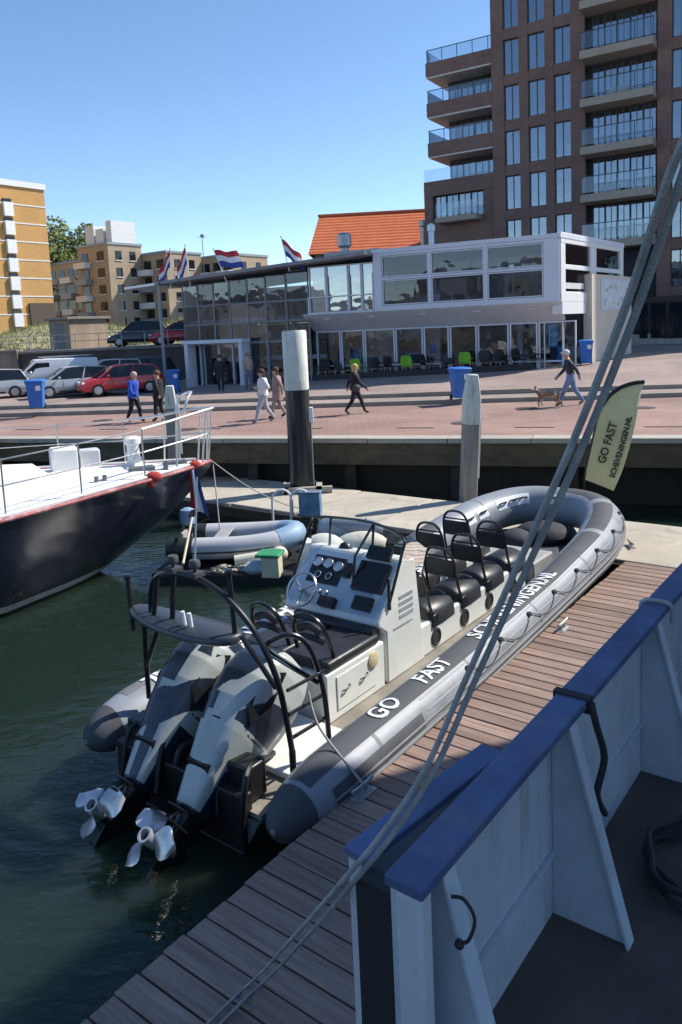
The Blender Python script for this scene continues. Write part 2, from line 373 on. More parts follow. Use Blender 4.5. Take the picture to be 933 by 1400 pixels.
def plank_mat():
    m, N, L, b = new_mat('jetty_planks')
    tc = N.new('ShaderNodeTexCoord'); mp = N.new('ShaderNodeMapping'); mp.inputs['Scale'].default_value = (26, 1.3, 8)
    oi = N.new('ShaderNodeObjectInfo'); cx = N.new('ShaderNodeVectorMath'); cx.operation = 'ADD'
    mu = N.new('ShaderNodeMath'); mu.operation = 'MULTIPLY'; mu.inputs[1].default_value = 40; L.new(oi.outputs['Random'], mu.inputs[0])
    L.new(tc.outputs['Object'], cx.inputs[0]); L.new(mu.outputs[0], cx.inputs[1]); L.new(cx.outputs[0], mp.inputs[0])
    n1 = N.new('ShaderNodeTexNoise'); n1.inputs['Scale'].default_value = 1.; n1.inputs['Detail'].default_value = 7; n1.inputs['Roughness'].default_value = .65; L.new(mp.outputs[0], n1.inputs['Vector'])
    r = N.new('ShaderNodeValToRGB'); r.color_ramp.elements[0].position = .3; r.color_ramp.elements[1].position = .72
    r.color_ramp.elements[0].color = (.165, .105, .082, 1); r.color_ramp.elements[1].color = (.36, .25, .198, 1); L.new(n1.outputs[0], r.inputs[0])
    mr = N.new('ShaderNodeMapRange'); mr.inputs[3].default_value = .78; mr.inputs[4].default_value = 1.2; L.new(oi.outputs['Random'], mr.inputs[0])
    sc = N.new('ShaderNodeVectorMath'); sc.operation = 'SCALE'; L.new(r.outputs[0], sc.inputs[0]); L.new(mr.outputs[0], sc.inputs['Scale'])
    # whitish salt and bird stains
    n2 = N.new('ShaderNodeTexNoise'); n2.inputs['Scale'].default_value = 2.2; n2.inputs['Detail'].default_value = 9; n2.inputs['Roughness'].default_value = .75; L.new(cx.outputs[0], n2.inputs['Vector'])
    m2 = N.new('ShaderNodeMapRange'); m2.inputs[1].default_value = .64; m2.inputs[2].default_value = .74; m2.inputs[4].default_value = .65; L.new(n2.outputs[0], m2.inputs[0])
    mx = N.new('ShaderNodeMixRGB'); L.new(m2.outputs[0], mx.inputs[0]); L.new(sc.outputs[0], mx.inputs[1]); mx.inputs[2].default_value = (.5, .48, .45, 1)
    L.new(mx.outputs[0], b.inputs['Base Color']); b.inputs['Roughness'].default_value = .6
    wv = N.new('ShaderNodeTexWave'); wv.inputs['Scale'].default_value = 16; wv.bands_direction = 'X'; wv.inputs['Distortion'].default_value = .3; L.new(tc.outputs['Object'], wv.inputs['Vector'])
    bp = N.new('ShaderNodeBump'); bp.inputs['Strength'].default_value = .35; bp.inputs['Distance'].default_value = .004
    L.new(wv.outputs[0], bp.inputs['Height']); b2 = N.new('ShaderNodeBump'); b2.inputs['Strength'].default_value = .3; b2.inputs['Distance'].default_value = .005
    L.new(n1.outputs[0], b2.inputs['Height']); L.new(bp.outputs[0], b2.inputs['Normal']); L.new(b2.outputs[0], b.inputs['Normal'])
    return m
M_PLANK = plank_mat()
jet = struct(empty('wooden_jetty', DOCK, DRZ))
pk = MB().box(-.0855, .0855, -1.19, 1.19, -.035, 0).mesh('plank', M_PLANK)
for k in range(70):
    s = -2.8+k*.185
    if s > 10.0: break
    o = inst('plank', pk, jet, (s, -1.2+random.uniform(-.008, .008), .5+random.uniform(-.003, .003)), (0, 0, random.uniform(-.003, .003)))
    b = o.modifiers.new('bevel', 'BEVEL'); b.width = .006; b.segments = 1
    if k % 9 == 4: o.rotation_euler[1] = random.uniform(-.002, .002)
    for (nx, ny) in (): pass
MB().box(-3, 10.03, -.035, -.006, .25, .462).build('edge_board', mat('edge_timber', (.16, .115, .09), .75, var=.25, scale=5, stretch=(.3, 1, 1)), jet)
MB().box(-3, 10.02, -2.34, -.06, .0, .42).build('float', MATS['pontoon_float'], jet)

def cleat(name, label, s, r, rz=0.):
    p = dock(s, r, .504); o = thing(name, label, 'cleat', p, DRZ+rz, 'mooring cleats on the jetty')
    m = MB(); m.box(-.09, .09, -.035, .035, 0, .012); m.cyl((-.045, 0, .01), (-.045, 0, .07), .016, n=8); m.cyl((.045, 0, .01), (.045, 0, .07), .016, n=8)
    m.tube(smooth_path([(-.15, 0, .085), (-.07, 0, .075), (.07, 0, .075), (.15, 0, .085)]), [.01]+[.017]*23+[.01], 8)
    m.build('horn', M_GALV, o)
    MB().box(-.13, .13, -.06, .06, -.003, .002).build('base_plate', M_GALV, o); return o
cleat('mooring_cleat', 'steel cleat on the jetty edge beside the boat\'s stern', 2.7, .10)
cleat('mooring_cleat', 'steel cleat on the sunlit jetty planks midway along the inflatable boat', 6.93, .20)
cleat('mooring_cleat', 'steel cleat at the pontoon corner off the inflatable boat\'s bow', 10.9, -.15, .6)

# ------------------------------------------------------------------ the moored ship on whose deck the picture is taken
ship = thing('moored_ship', 'moored ship with blue capped bulwark and pale steel plates along the jetty', 'ship', DOCK, DRZ)
M_CAP = mat('blue_cap_paint', (.075, .115, .23), .6, var=.35, scale=3, bump=.2, bscale=20, dirt=((.16, .17, .19), 5, .7))
M_BULW = streak_mat('pale_bulwark_paint', (.50, .55, .59), (.22, .18, .14))
M_HULL = mat('ship_hull_paint', (.02, .035, .09), .5, var=.2, scale=2)
M_DECKP = mat('ship_deck', (.085, .068, .055), .8, var=.3, scale=2.5, bump=.3, bscale=30)
S0 = -.33    # near end of the fixed bulwark (s), cap 2.7 high
MB().box(S0, 18, -2.60, -2.46, 2.66, 2.70).build('cap_rail', M_CAP, ship, bevel=.006)
MB().box(S0+.02, 18, -2.495, -2.47, 1.72, 2.66).build('bulwark', M_BULW, ship)
MB().box(S0+.005, S0+.075, -2.59, -2.496, 1.72, 2.655).build('end_post', mat('end_post_paint', (.55, .57, .57), .55, var=.12, scale=3, dirt=((.25, .24, .22), 3, .6)), ship, bevel=.012)
def stay(s):
    m = MB(); m.prism([(-2.498, 2.655), (-2.58, 2.655), (-2.83, 1.72), (-2.498, 1.72)], s, s+.014, 'x')
    fl = [(-2.58, 2.655), (-2.592, 2.655), (-2.842, 1.72), (-2.83, 1.72)]
    m.prism(fl, s-.03, s+.044, 'x'); m.build('bulwark_stay', M_BULW, ship)
for s in (-.16, .93, 2.28, 3.6, 4.9, 6.2, 7.5): stay(s)
MB().box(S0+.1, 18, -2.515, -2.497, 2.02, 2.035).build('seam_bar', M_BULW, ship)
# gangway gate panel hung outside, swung a little open
gt = MB(); gt.obox((.22, -2.305, 2.60), (.86, .11, .03), Matrix.Rotation(R(-6.5), 3, 'Z'))
gate = gt.build('gate', M_CAP, ship, bevel=.005)
g2 = MB(); g2.obox((.22, -2.285, 1.95), (.83, .02, 1.26), Matrix.Rotation(R(-6.5), 3, 'Z')); g2.build('gate_plate', M_BULW, gate)
g3 = MB(); g3.obox((-.20, -2.255, 1.95), (.02, .06, 1.26), Matrix.Rotation(R(-6.5), 3, 'Z')); g3.build('gate_edge', MATS['end_post_paint'], gate)
MB().box(-.27, -.20, -2.455, -2.30, .6, 2.58).build('dark_gap_strip', M_RUBBER, ship)  # black strip put in for the dark gap between gate and post
# hull, deck, deckhouse
hl = MB(); hl.add([(-9, -2.42, -.5), (20, -2.42, -.5), (26, -6.5, -.5), (20, -10.5, -.5), (-9, -10.5, -.5),
                   (-9, -2.42, 1.66), (20, -2.42, 1.66), (28, -6.5, 1.66), (20, -10.5, 1.66), (-9, -10.5, 1.66)],
                  [(0, 1, 6, 5), (1, 2, 7, 6), (2, 3, 8, 7), (3, 4, 9, 8), (4, 0, 5, 9)]); hl.build('hull', M_HULL, ship, smooth=False)
dk = MB(); dk.add([(-9, -2.43, 1.72), (20, -2.43, 1.72), (27.5, -6.5, 1.72), (20, -10.4, 1.72), (-9, -10.4, 1.72)], [(0, 1, 2, 3, 4)]); dk.build('deck', M_DECKP, ship, smooth=False)
M_SHW = mat('ship_white', (.6, .6, .58), .5, var=.08, scale=1)
MB().box(2.7, 11.15, -9.8, -5.0, 1.72, 11.6).build('shade_deckhouse', M_SHW, ship, bevel=.08)  # out of view, added and sized to shade the jetty and bulwark
wn_ = MB().box(-.45, .45, -.03, .03, -.4, .4).mesh('shade_deckhouse_window', mat('dark_glass', (.02, .025, .03), .05))
for zz in (3.6, 6.2, 8.8):
    for k in range(4): inst('shade_deckhouse_window', wn_, ship, (3.7+k*2.0, -4.99, zz))
# strap round the cap and its hanging tail
MB().box(1.08, 1.125, -2.615, -2.445, 2.64, 2.712).build('strap', M_RUBBER, ship)
tl = MB(); tl.tube(smooth_path([(1.10, -2.615, 2.69), (1.09, -2.64, 2.6), (1.14, -2.66, 2.42), (1.10, -2.64, 2.26), (1.15, -2.66, 2.14)]), .016, 6); tl.build('strap_tail', M_RUBBER, ship)
tl = MB(); tl.tube(smooth_path([(2.45, -2.62, 2.60), (2.45, -2.615, 2.705), (2.45, -2.53, 2.722), (2.45, -2.45, 2.70), (2.45, -2.44, 2.6)]), .012, 6); tl.build('lashing', M_ROPEG, ship)
tl = MB(); tl.tube(smooth_path([(-.19, -2.62, 2.60), (-.18, -2.66, 2.60), (-.17, -2.69, 2.54), (-.19, -2.68, 2.48), (-.20, -2.655, 2.46)]), .006, 6); tl.ell((-.20, -2.65, 2.455), (.016, .016, .016)); tl.build('cord_loop', M_RUBBER, ship)
cb = MB(); pts = []
for k in range(60):
    a = k*.42; pts.append((1.55+.28*math.cos(a)*(1+.15*math.sin(k)), -2.95+.2*math.sin(a)*(1+.1*math.cos(k*1.7)), 1.75+.0015*k+.01*math.sin(k*2.1)))
cb.tube(smooth_path(pts, 3), .016, 6)
tag(cb.build('coiled_cable', M_RUBBER), 'black cable coiled on the ship deck behind the bulwark', 'cable')
bpy.data.objects['coiled_cable'].location = DOCK; bpy.data.objects['coiled_cable'].rotation_euler = (0, 0, DRZ)

# two mooring ropes from the ship's rigging down to the jetty
rp = [(1.1, -0.6, 8.0), (0.85, 0.5, 6.2), (0.73, 1.05, 5.3), (0.65, 1.38, 4.76), (0.63, 1.45, 4.65), (0.6, 1.6, 4.4), (0.53, 1.75, 4.09), (0.43, 1.95, 3.71), (0.33, 2.08, 3.39), (0.22, 2.18, 3.07), (0.09, 2.25, 2.82), (-0.05, 2.36, 2.57), (-0.14, 2.62, 2.27), (-0.25, 3.0, 1.86), (-0.38, 3.45, 1.38), (-0.52, 3.85, 0.92), (-0.67, 4.17, 0.53), (-0.78, 4.04, 0.53), (-0.9, 3.9, 0.52), (-1.09, 3.72, 0.52)]
def rope(off, name, label, r=.009):
    pts = smooth_path([Vector(p)+Vector((off*interp([(0, .7), (9, 1.0), (11, 1.4), (14, 2.2), (16, 2.6)], i), 0, 0)) for i, p in enumerate(rp)], 10)
    m = MB(); m.tube(pts, r, 8); return tag(m.build(name, M_ROPEG), label, 'rope')
rope(-.011, 'mooring_rope', 'left of two grey ropes slanting down from upper right to the jetty')
rope(.019, 'mooring_rope', 'right of two grey ropes slanting down from upper right to the jetty')
# ------------------------------------------------------------------ the grey inflatable speedboat
bo = dock(2.0, -1.5)
rib = thing('inflatable_speedboat', 'grey rigid inflatable speedboat with two tilted camouflage outboards moored at the jetty', 'boat', bo, DRZ)
M_TUBE = mat('grey_tube_fabric', (.25, .27, .30), .5, var=.09, scale=1.5, bump=.08, bscale=14, dirt=((.13, .125, .115), 2.6, .6))
M_DTUBE = mat('dark_grey_patch', (.07, .075, .083), .75, var=.15, scale=3, bump=.3, bscale=160)
M_LTUBE = mat('light_grey_patch', (.27, .29, .315), .55, var=.08, scale=2)
M_GEL = mat('white_gelcoat', (.74, .755, .70), .3, var=.06, scale=1.3, dirt=((.5, .46, .33), 2.2, .4), coat=.3)
M_RIBDECK = mat('boat_deck', (.24, .215, .175), .8, var=.25, scale=3, bump=.3, bscale=90, dirt=((.12, .10, .08), 2.5, .7))
M_CUSH = mat('black_vinyl', (.022, .023, .026), .42, var=.2, scale=5, bump=.15, bscale=25)
M_LETTER = mat('white_lettering', (.72, .73, .73), .6, var=.08, scale=5)
def tube_path():
    raw = []
    for i in range(30): raw.append((-.05+6.83*i/29, -1.25))
    for i in range(1, 60):
        p = math.pi*i/60; c = math.cos(p); raw.append((6.78+2.36*math.sin(p)**.9, -1.25*math.copysign(abs(c)**.64, c)))
    for i in range(30): raw.append((6.78-6.83*i/29, 1.25))
    return raw
ZC = [(-.3, .42), (0, .45), (1, .49), (3, .54), (5.5, .66), (7.5, .84), (9.6, 1.06)]
raw = [Vector((x, y, interp(ZC, x))) for x, y in tube_path()]
acc = [0.]
for a, b in zip(raw, raw[1:]): acc.append(acc[-1]+(b-a).length)
TL = acc[-1]
def tp(s):
    s = max(0, min(TL, s)); k = 0
    lo, hi = 0, len(acc)-1
    while hi-lo > 1:
        md = (lo+hi)//2
        if acc[md] <= s: lo = md
        else: hi = md
    return raw[lo].lerp(raw[hi], (s-acc[lo])/max(1e-9, acc[hi]-acc[lo]))
def tfr(s):
    t = tp(s+.25)-tp(s-.25); t.normalize(); out = t.cross(Vector((0, 0, 1))).normalized(); up = out.cross(t); return t, out, up
def trad(s):
    d = min(s, TL-s); return (.29+.055*max(0, min(1, (d-5.5)/2.5)))*(1 if d > .75 else math.sqrt(max(.0, 1-((.75-d)/.75)**2))*.92+.08)
def ts(s, th, dr=0.):
    t, out, up = tfr(s); r = trad(s)+dr; return tp(s)+(out*math.cos(th)+up*math.sin(th))*r
NT = 170
mt = MB(); mt.loft([[ts(TL*i/NT, 2*math.pi*j/28) for j in range(28)] for i in range(NT+1)]); tube = mt.build('buoyancy_tube', M_TUBE, rib, angle=70)
for e_ in (0, 1):
    m = MB()
    m.loft([[ts((x if e_ == 0 else TL-x), 2*math.pi*j/24, .004) for j in range(24)] for x in (0.0, .05, .12, .2, .3)], cap=False); m.build('end_cone', M_DTUBE, tube)
def patch(s0, s1, t0, t1, m, dr=.005, name='patch', ns=None, nt=6):
    ns = ns or max(2, int((s1-s0)/.12)); b = MB()
    for i in range(ns+1):
        for j in range(nt+1): b.v.append(tuple(ts(lerp(s0, s1, i/ns), R(lerp(t0, t1, j/nt)), dr if 0 < j < nt and 0 < i < ns else dr*.4)))
    for i in range(ns):
        for j in range(nt): b.f.append((i*(nt+1)+j, (i+1)*(nt+1)+j, (i+1)*(nt+1)+j+1, i*(nt+1)+j+1)); b.m.append(0)
    return b.build(name, m, tube, angle=60)
# dark top band carrying the name, patches round the bow
for a, b in ((.35, 7.35), (7.5, 8.75), (8.95, 9.75)): patch(a, b, 62, 116, M_DTUBE, name='non_slip_patch')
for a, b in ((1.5, 6.8),): patch(TL-b, TL-a, 72, 122, M_DTUBE, name='non_slip_patch')
patch(.5, 1.9, 8, 36, M_DTUBE, name='stern_patch'); patch(TL-1.35, TL-.5, 62, 100, mat('mid_grey_patch', (.16, .165, .17), .7), name='stern_patch')
# rubbing strakes on the outside
for th, r in ((2, .018), (16, .014), (-14, .018), (-26, .012)):
    m = MB(); m.tube([ts(.5+(TL-1.)*i/130, R(th), r*.3) for i in range(131)], r, 8); m.build('rubbing_strake', mat('strake_grey', (.16, .165, .175), .6), tube)
for th in (30, 54):
    patch(2.0, 9.2, th, th+3.2, M_LTUBE, .006, 'trim_line', nt=2)
for k, s in enumerate((2.9, 3.7, 4.5, 5.3, 6.1, 6.9, 7.7, 8.5)):   # grab line lugs and sagging line on the jetty side
    p = ts(s, R(44), .006); m = MB(); m.ell(p, (.045, .045, .022), 10, 6); m.cyl(p, p+(p-tp(s)).normalized()*.035, .012, n=8); m.build('lug', M_RUBBER, tube)
gl = []
for k in range(7):
    for q in range(8): s = 2.9+.8*(k+q/8); gl.append(ts(s, R(44-26*math.sin(math.pi*q/8)), .02))
MB().tube(gl, .006, 6).build('grab_line', M_RUBBER, tube)
for s in (TL-7.6, TL-8.0, TL-9.0, TL-9.9, 10.6, 10.9, 11.2):        # carrying handles on white pads inside the bow
    patch(s-.15, s+.15, 128, 162, M_LETTER, .006, 'handle_pad', 4, 4)
    MB().tube(smooth_path([ts(s-.09, R(145), .008), ts(s-.07, R(145), .04), ts(s+.07, R(145), .04), ts(s+.09, R(145), .008)], 4), .016, 6).build('handle', M_RUBBER, tube)
for k in range(11):     # glued seams of the tube chambers
    s = 1.2+k*(TL-2.4)/10; patch(s, s+.045, -70, 250, mat('seam_grey', (.15, .16, .175), .65), .003, 'seam', 1, 24)
# lettering wrapped over the tubes
def tube_text(body, size, s_start, th0, rev, bold=.008):
    me = text_mesh(body, size, bold, 0, 'LEFT', 2); me.materials.clear(); me.materials.append(M_LETTER)
    w = max(v.co.x for v in me.vertices)
    for v in me.vertices:
        x, y = v.co.x, v.co.y
        s = (s_start+x) if not rev else (TL-s_start-x*1.0)
        th = R(th0)+ (y/.29)
        v.co = ts(s, th, .015)
    o = bpy.data.objects.new('lettering', me); C.objects.link(o); o.parent = tube; return w
w = tube_text('GO', .26, 1.40, 72, False, .005); w = tube_text('FAST', .26, 2.22, 72, False, .005)
w = tube_text('SCHEVENINGEN.NL', .26, 3.42, 72, False, .005)
def tube_text_port(body, size, x_end, th0, bold=.012):
    me = text_mesh(body, size, bold, 0, 'LEFT', 2); me.materials.clear(); me.materials.append(M_LETTER)
    for v in me.vertices:
        x, y = v.co.x, v.co.y; v.co = ts(TL-x_end+x, R(th0)+y/.29, .015)
    o = bpy.data.objects.new('lettering', me); C.objects.link(o); o.parent = tube
tube_text_port('SCHEVENINGEN.NL', .30, 3.4, 80); tube_text_port('GO FAST', .30, 5.3, 80)
# hull, deck, transom
h = MB(); rings = []
for x, hw, zk, zd in ((.06, .98, -.18, .34), (2, .98, -.2, .34), (4.5, .98, -.2, .36), (6.5, .97, -.12, .42), (7.8, .85, .1, .52), (8.7, .5, .4, .68), (9.2, .12, .7, .82)):
    rings.append([(x, -hw, zd), (x, -hw*.8, lerp(zk, zd, .35)), (x, 0, zk), (x, hw*.8, lerp(zk, zd, .35)), (x, hw, zd)])
h.loft(rings); h.build('hull', mat('hull_grey', (.11, .115, .12), .4, var=.2), rib)
MB().prism([(.10, -.98), (6.6, -1.0), (7.8, -.98), (8.6, -.82), (8.98, -.4), (9.05, 0), (8.98, .4), (8.6, .82), (7.8, .98), (6.6, 1.0), (.10, .98)], .36, .40, 'z').build('deck', M_RIBDECK, rib)
MB().prism([(7.25, -1.0), (7.9, -.98), (8.6, -.85), (9.0, -.45), (9.08, 0), (9.0, .45), (8.6, .85), (7.9, .98), (7.25, 1.0)], .52, .60, 'z').build('bow_deck', mat('dark_deck', (.06, .062, .066), .8), rib)
MB().box(.02, .14, -.85, .85, .05, .56).build('transom', mat('shade_black_transom', (.008, .008, .009), .5), rib, bevel=.015)  # near-black colour stands in for the shadow at the stern
MB().box(.60, 1.5, -.88, -.05, .40, .47).build('splash_well', M_GEL, rib, bevel=.02); MB().box(.60, 1.5, .05, .88, .40, .47).build('splash_well', M_GEL, rib, bevel=.02)
MB().box(6.55, 7.3, -.62, .62, .40, .74).build('bow_locker', mat('grey_locker', (.33, .33, .32), .6, var=.15, scale=3), rib, bevel=.03)
bs = MB(); bs.ell((8.3, -.05, .72), (.42, .5, .2), 16, 8); bs.ell((7.85, .25, .66), (.3, .3, .2)); bs.build('bow_bag', mat('dark_canvas', (.03, .033, .04), .8, bump=.6, bscale=9), rib)
# -------------------------------- outboards
M_CAMO_L = mat('cowl_light_grey', (.43, .46, .43), .4, var=.14, scale=3, coat=.25, dirt=((.3, .3, .25), 5, .5)); M_CAMO_D = mat('cowl_dark_navy', (.016, .026, .044), .38, var=.25, scale=3, coat=.25)
def camo_dark(st, a, th):
    """hand painted splinter pattern: a runs up the cowl, th round it (0 port, 90 aft face, 180 starboard)"""
    th = th % 360
    if th > 225 or a < .25: return True
    if st:
        if a > 1.64: return th < 120
        if th < 72: return a > .9
        if 1.10 < a and th < 72+(a-1.10)*95: return True
        if a > 1.0 and th < 84 and a < 1.15: return True
        if th > 118 and abs(a-(1.02+(th-118)*.0020)) < .035+.0022*(th-118): return True
        return th > 168 and a < .62
    if a > 1.62: return th < 112 or th > 150
    if th < 84+(8 if a > 1.1 else -6) and a > .66: return True
    if abs(a-(.90+(th-100)*.0036)) < .19-.0004*abs(th-120): return True
    if a < .72 and 86 < th < 108-(a-.25)*12: return True
    if th > 158 and a < .8: return True
    if a > 1.36 and th > 96 and th < 110+(1.62-a)*120 and a > 1.44: return True
    return False
M_PROP = mat('propeller_steel', (.66, .65, .63), .3, .6, var=.12, scale=10, dirt=((.3, .27, .2), 9, .5))
def engine(yc):
    def E(a, b, y=0.): return (-.28+.8*a-.6*b, yc+y, .17+.6*a+.8*b)
    def ring(a, w, b0, b1, n=24, p=.62):
        bc, bh = (b0+b1)/2, (b1-b0)/2; out = []
        for j in range(n):
            t = 2*math.pi*j/n; c, s = math.cos(t), math.sin(t)
            out.append(E(a, bc+bh*math.copysign(abs(s)**p, s), w*math.copysign(abs(c)**p, c)))
        return out
    TABC = ((.20, .10, -.09, .13), (.22, .135, -.12, .17), (.40, .165, -.17, .23), (.65, .21, -.24, .31), (.9, .26, -.29, .38), (1.15, .30, -.33, .43), (1.38, .315, -.35, .44), (1.57, .30, -.34, .40), (1.70, .265, -.31, .32), (1.77, .19, -.24, .2), (1.80, .09, -.13, .09))
    def sta_(a): return [interp([(q[0], q[i]) for q in TABC], a) for i in (1, 2, 3)]
    avals = [.2+(1.8-.2)*i/150 for i in range(151)]; NS = 380
    m = MB(); m.loft([ring(a, *sta_(a), n=NS, p=.54) for a in avals]); k_ = 0
    for i in range(150):
        for j in range(NS): m.m[k_] = 1 if camo_dark(yc < 0, avals[i]+.011, 360*(j+.5)/NS) else 0; k_ += 1
    m.m[-2:] = [1, 1]
    cowl = m.build('outboard_engine', [M_CAMO_L, M_CAMO_D], rib, angle=50); cowl['label'] = ('starboard' if yc < 0 else 'port')+' outboard with light grey and navy splinter camouflage'
    # seam, raised side vents, rear spine
    m = MB(); m.loft([ring(.93, .268, -.296, .389), ring(.945, .27, -.298, .392)], cap=False); m.build('seam', M_BLACK, cowl)
    for sg in (-1, 1):
        m = MB(); vs = [E(1.0, .26, sg*.255), E(1.12, .38, sg*.22), E(1.50, .34, sg*.24), E(1.58, .2, sg*.275), E(1.25, .17, sg*.297)]
        ctr = Vector(E(1.3, 0, 0)); vs2 = [tuple(Vector(v)+Vector((0, sg*.03, 0))) for v in vs]
        m.add(vs+vs2, [(0, 1, 2, 3, 4), (5, 6, 7, 8, 9)]+[(i, (i+1) % 5, (i+1) % 5+5, i+5) for i in range(5)]); m.build('air_intake', M_BLACK, cowl, bevel=.008)
    m = MB(); m.loft([ring(.22, .11, -.13, .15), ring(.12, .075, -.13, .13), ring(.05, .055, -.14, .13), ring(-.1, .04, -.14, .12)]); m.build('midsection', M_BLACKM, cowl)
    m = MB(); pl_ = [(-.2, -.05), (.0, -.1), (.34, -.13), (.40, -.1), (.40, .1), (.34, .13), (.0, .1), (-.2, .05)]
    for a0 in (.06, .18):
        k = 1. if a0 < .1 else .7
        vs = [E(a0, b*k, y*k) for b, y in pl_]+[E(a0+.014, b*k, y*k) for b, y in pl_]; nn = 8
        m.add(vs, [tuple(range(nn)), tuple(range(2*nn-1, nn-1, -1))]+[(i, (i+1) % nn, (i+1) % nn+nn, i+nn) for i in range(nn)])
    m.build('cavitation_plate', M_BLACKM, cowl)
    m = MB(); prof = [(.01, -.34), (.045, -.28), (.068, -.15), (.072, 0), (.068, .14), (.06, .22)]
    m.loft([[E(-.12+r*math.cos(t), b, r*math.sin(t)) for t in [2*math.pi*j/16 for j in range(16)]] for r, b in prof])
    sk = [(-.18, -.2), (-.18, .12), (-.36, .1), (-.38, .03)]
    vs = [E(a, b, -.008) for a, b in sk]+[E(a, b, .008) for a, b in sk]; m.add(vs, [(0, 1, 2, 3), (7, 6, 5, 4)]+[(i, (i+1) % 4, (i+1) % 4+4, i+4) for i in range(4)])
    m.build('gearcase', M_BLACKM, cowl)
    m = MB(); prof = [(.055, .22), (.06, .26), (.066, .38), (.064, .40), (.045, .40), (.04, .33)]
    m.loft([[E(-.12+r*math.cos(t), b, r*math.sin(t)) for t in [2*math.pi*j/18 for j in range(18)]] for r, b in prof]); hub = m.build('propeller_hub', M_PROP, cowl)
    MB().cyl(E(-.12, .335), E(-.12, .345), .04, n=16).build('hub_bore', M_BLACK, cowl)
    for k in range(3):
        m = MB(); nr, na = 7, 7; th0 = 2*math.pi*k/3+(.5 if yc < 0 else 1.1); L_ = []
        for side in (0, 1):
            for i in range(nr+1):
                fr = i/nr; r = .06+.20*fr; span = (.62+.50*math.sin(math.pi*min(1, .12+fr*.88))**.8)*(1 if fr < .6 else math.sqrt(max(.03, 1-((fr-.6)/.4)**2*.95)))
                for j in range(na+1):
                    u_ = (j/na-.5)*2; th = th0+.25*fr+u_*span*.66; b = .31+.055*u_*(1-.25*fr)+(.007*(1-u_*u_) if side else 0)
                    L_.append(E(-.12+r*math.cos(th), b, r*math.sin(th)))
        n1 = (nr+1)*(na+1); m.v = L_
        for side in (0, 1):
            for i in range(nr):
                for j in range(na):
                    q = side*n1+i*(na+1)+j; m.f.append((q, q+1, q+na+2, q+na+1)); m.m.append(0)
        m.build('propeller_blade', M_PROP, cowl, angle=80)
    m = MB(); m.box(-.02, .20, yc-.13, yc+.13, .30, .74); m.tube([(.16, yc-.17, .66), (.16, yc+.17, .66)], .045, 10)
    m.cyl((.1, yc-.1, .45), E(.5, -.18, -.08), .03, n=8); m.cyl((.1, yc+.1, .45), E(.5, -.18, .08), .03, n=8); m.build('mounting_bracket', M_BLACKM, cowl)
    m = MB(); m.tube([E(.25, -.2, -.06), E(.42, -.26, -.06)], .018, 8); m.build('trim_rod', M_STEEL, cowl); m = MB(); m.tube([E(.18, .15, .02), E(.06, .22, .02)], .012, 6); m.build('trim_rod', M_STEEL, cowl)
    m = MB(); m.tube(smooth_path([E(.9, -.3, .05), (.55, yc+.05, .62), (.8, yc*.8, .52), (1.3, yc*.5, .5)]), .03, 8); m.build('control_hose', M_RUBBER, cowl)
    return cowl
engine(-.36); engine(.36)
M_HOSE = mat('hose_black', (.01, .01, .011), .5)
for k in range(9):      # hoses and cables crowding the transom
    y = -.78+.19*k+random.uniform(-.05, .05); m = MB()
    m.tube(smooth_path([(-.02+random.uniform(-.08, .06), y, .25+random.uniform(-.1, .15)), (.1, y+random.uniform(-.1, .1), .62+random.uniform(0, .12)), (.4, y*.8, .6+random.uniform(-.05, .1)), (.75, y*.6+random.uniform(-.1, .1), .50)], 5), random.choice((.016, .022, .03)), 7); m.build('hose', M_HOSE, rib)
for y in (-.68, .68): MB().box(.14, .36, y-.14, y+.14, .42, .74).build('battery_box', M_BLACK, rib, bevel=.02)

# -------------------------------- arch with the wing shaped board
T = .03
m = MB(); m.tube(smooth_path([(.45, .72, 1.70), (.44, .68, 1.95), (.42, .55, 2.12), (.42, .3, 2.2), (.42, -.05, 2.2), (.44, -.4, 2.06), (.48, -.68, 1.78), (.53, -.86, 1.35), (.56, -.95, .75)]), .027, 10); arch = m.build('arch', M_BLACKM, rib)
m = MB(); m.tube(smooth_path([(.52, .95, .75), (.5, .92, 1.2), (.46, .84, 1.66)]), .027, 10); m.tube([(.50, .93, 1.1), (.42, .55, 1.66)], .026, 8); m.build('arch_leg', M_BLACKM, arch)
m = MB(); m.tube(smooth_path([(.62, -.62, 1.62), (.78, -.78, 1.70), (.92, -.9, 1.55), (1.02, -.96, 1.1), (1.05, -.97, .62)]), .025, 10)
m.tube([(.45, -.52, 1.75), (.54, -.82, 1.30)], .024, 8); m.tube([(.62, -.62, 1.60), (.98, -.93, 1.2)], .022, 8)
for z in (.85, 1.08, 1.3): m.tube([(.56, -.93, z), (1.04, -.96, z)], .017, 8)
m.tube([(.56, -.95, .75), (.56, -.95, .55)], .03, 8); m.build('arch_leg', M_BLACKM, arch)
m = MB(); m.tube([(.6, -.66, 1.57), (.96, -.9, 1.2)], .012, 8); m.tube([(.46, -.56, 1.70), (.55, -.84, 1.27)], .012, 8); m.build('grab_rod', M_STEEL, arch)
bp_ = []
for j in range(40):
    t = 2*math.pi*j/40; c, s = math.cos(t), math.sin(t); bp_.append((.45+.21*math.copysign(abs(c)**.8, c)*(1-.15*s), .26+.74*math.copysign(abs(s)**.85, s)))
m = MB(); m.loft([[(.45+(x-.45)*k, .26+(y-.26)*k2, z+.03*((y-.26)/.74)**2) for x, y in bp_] for k, k2, z in ((.8, .95, 1.63), (1, 1, 1.66), (1, 1, 1.70), (.9, .975, 1.72))]); board = m.build('wing_board', mat('dark_wing', (.035, .04, .05), .4, var=.2, coat=.2), arch, angle=50)
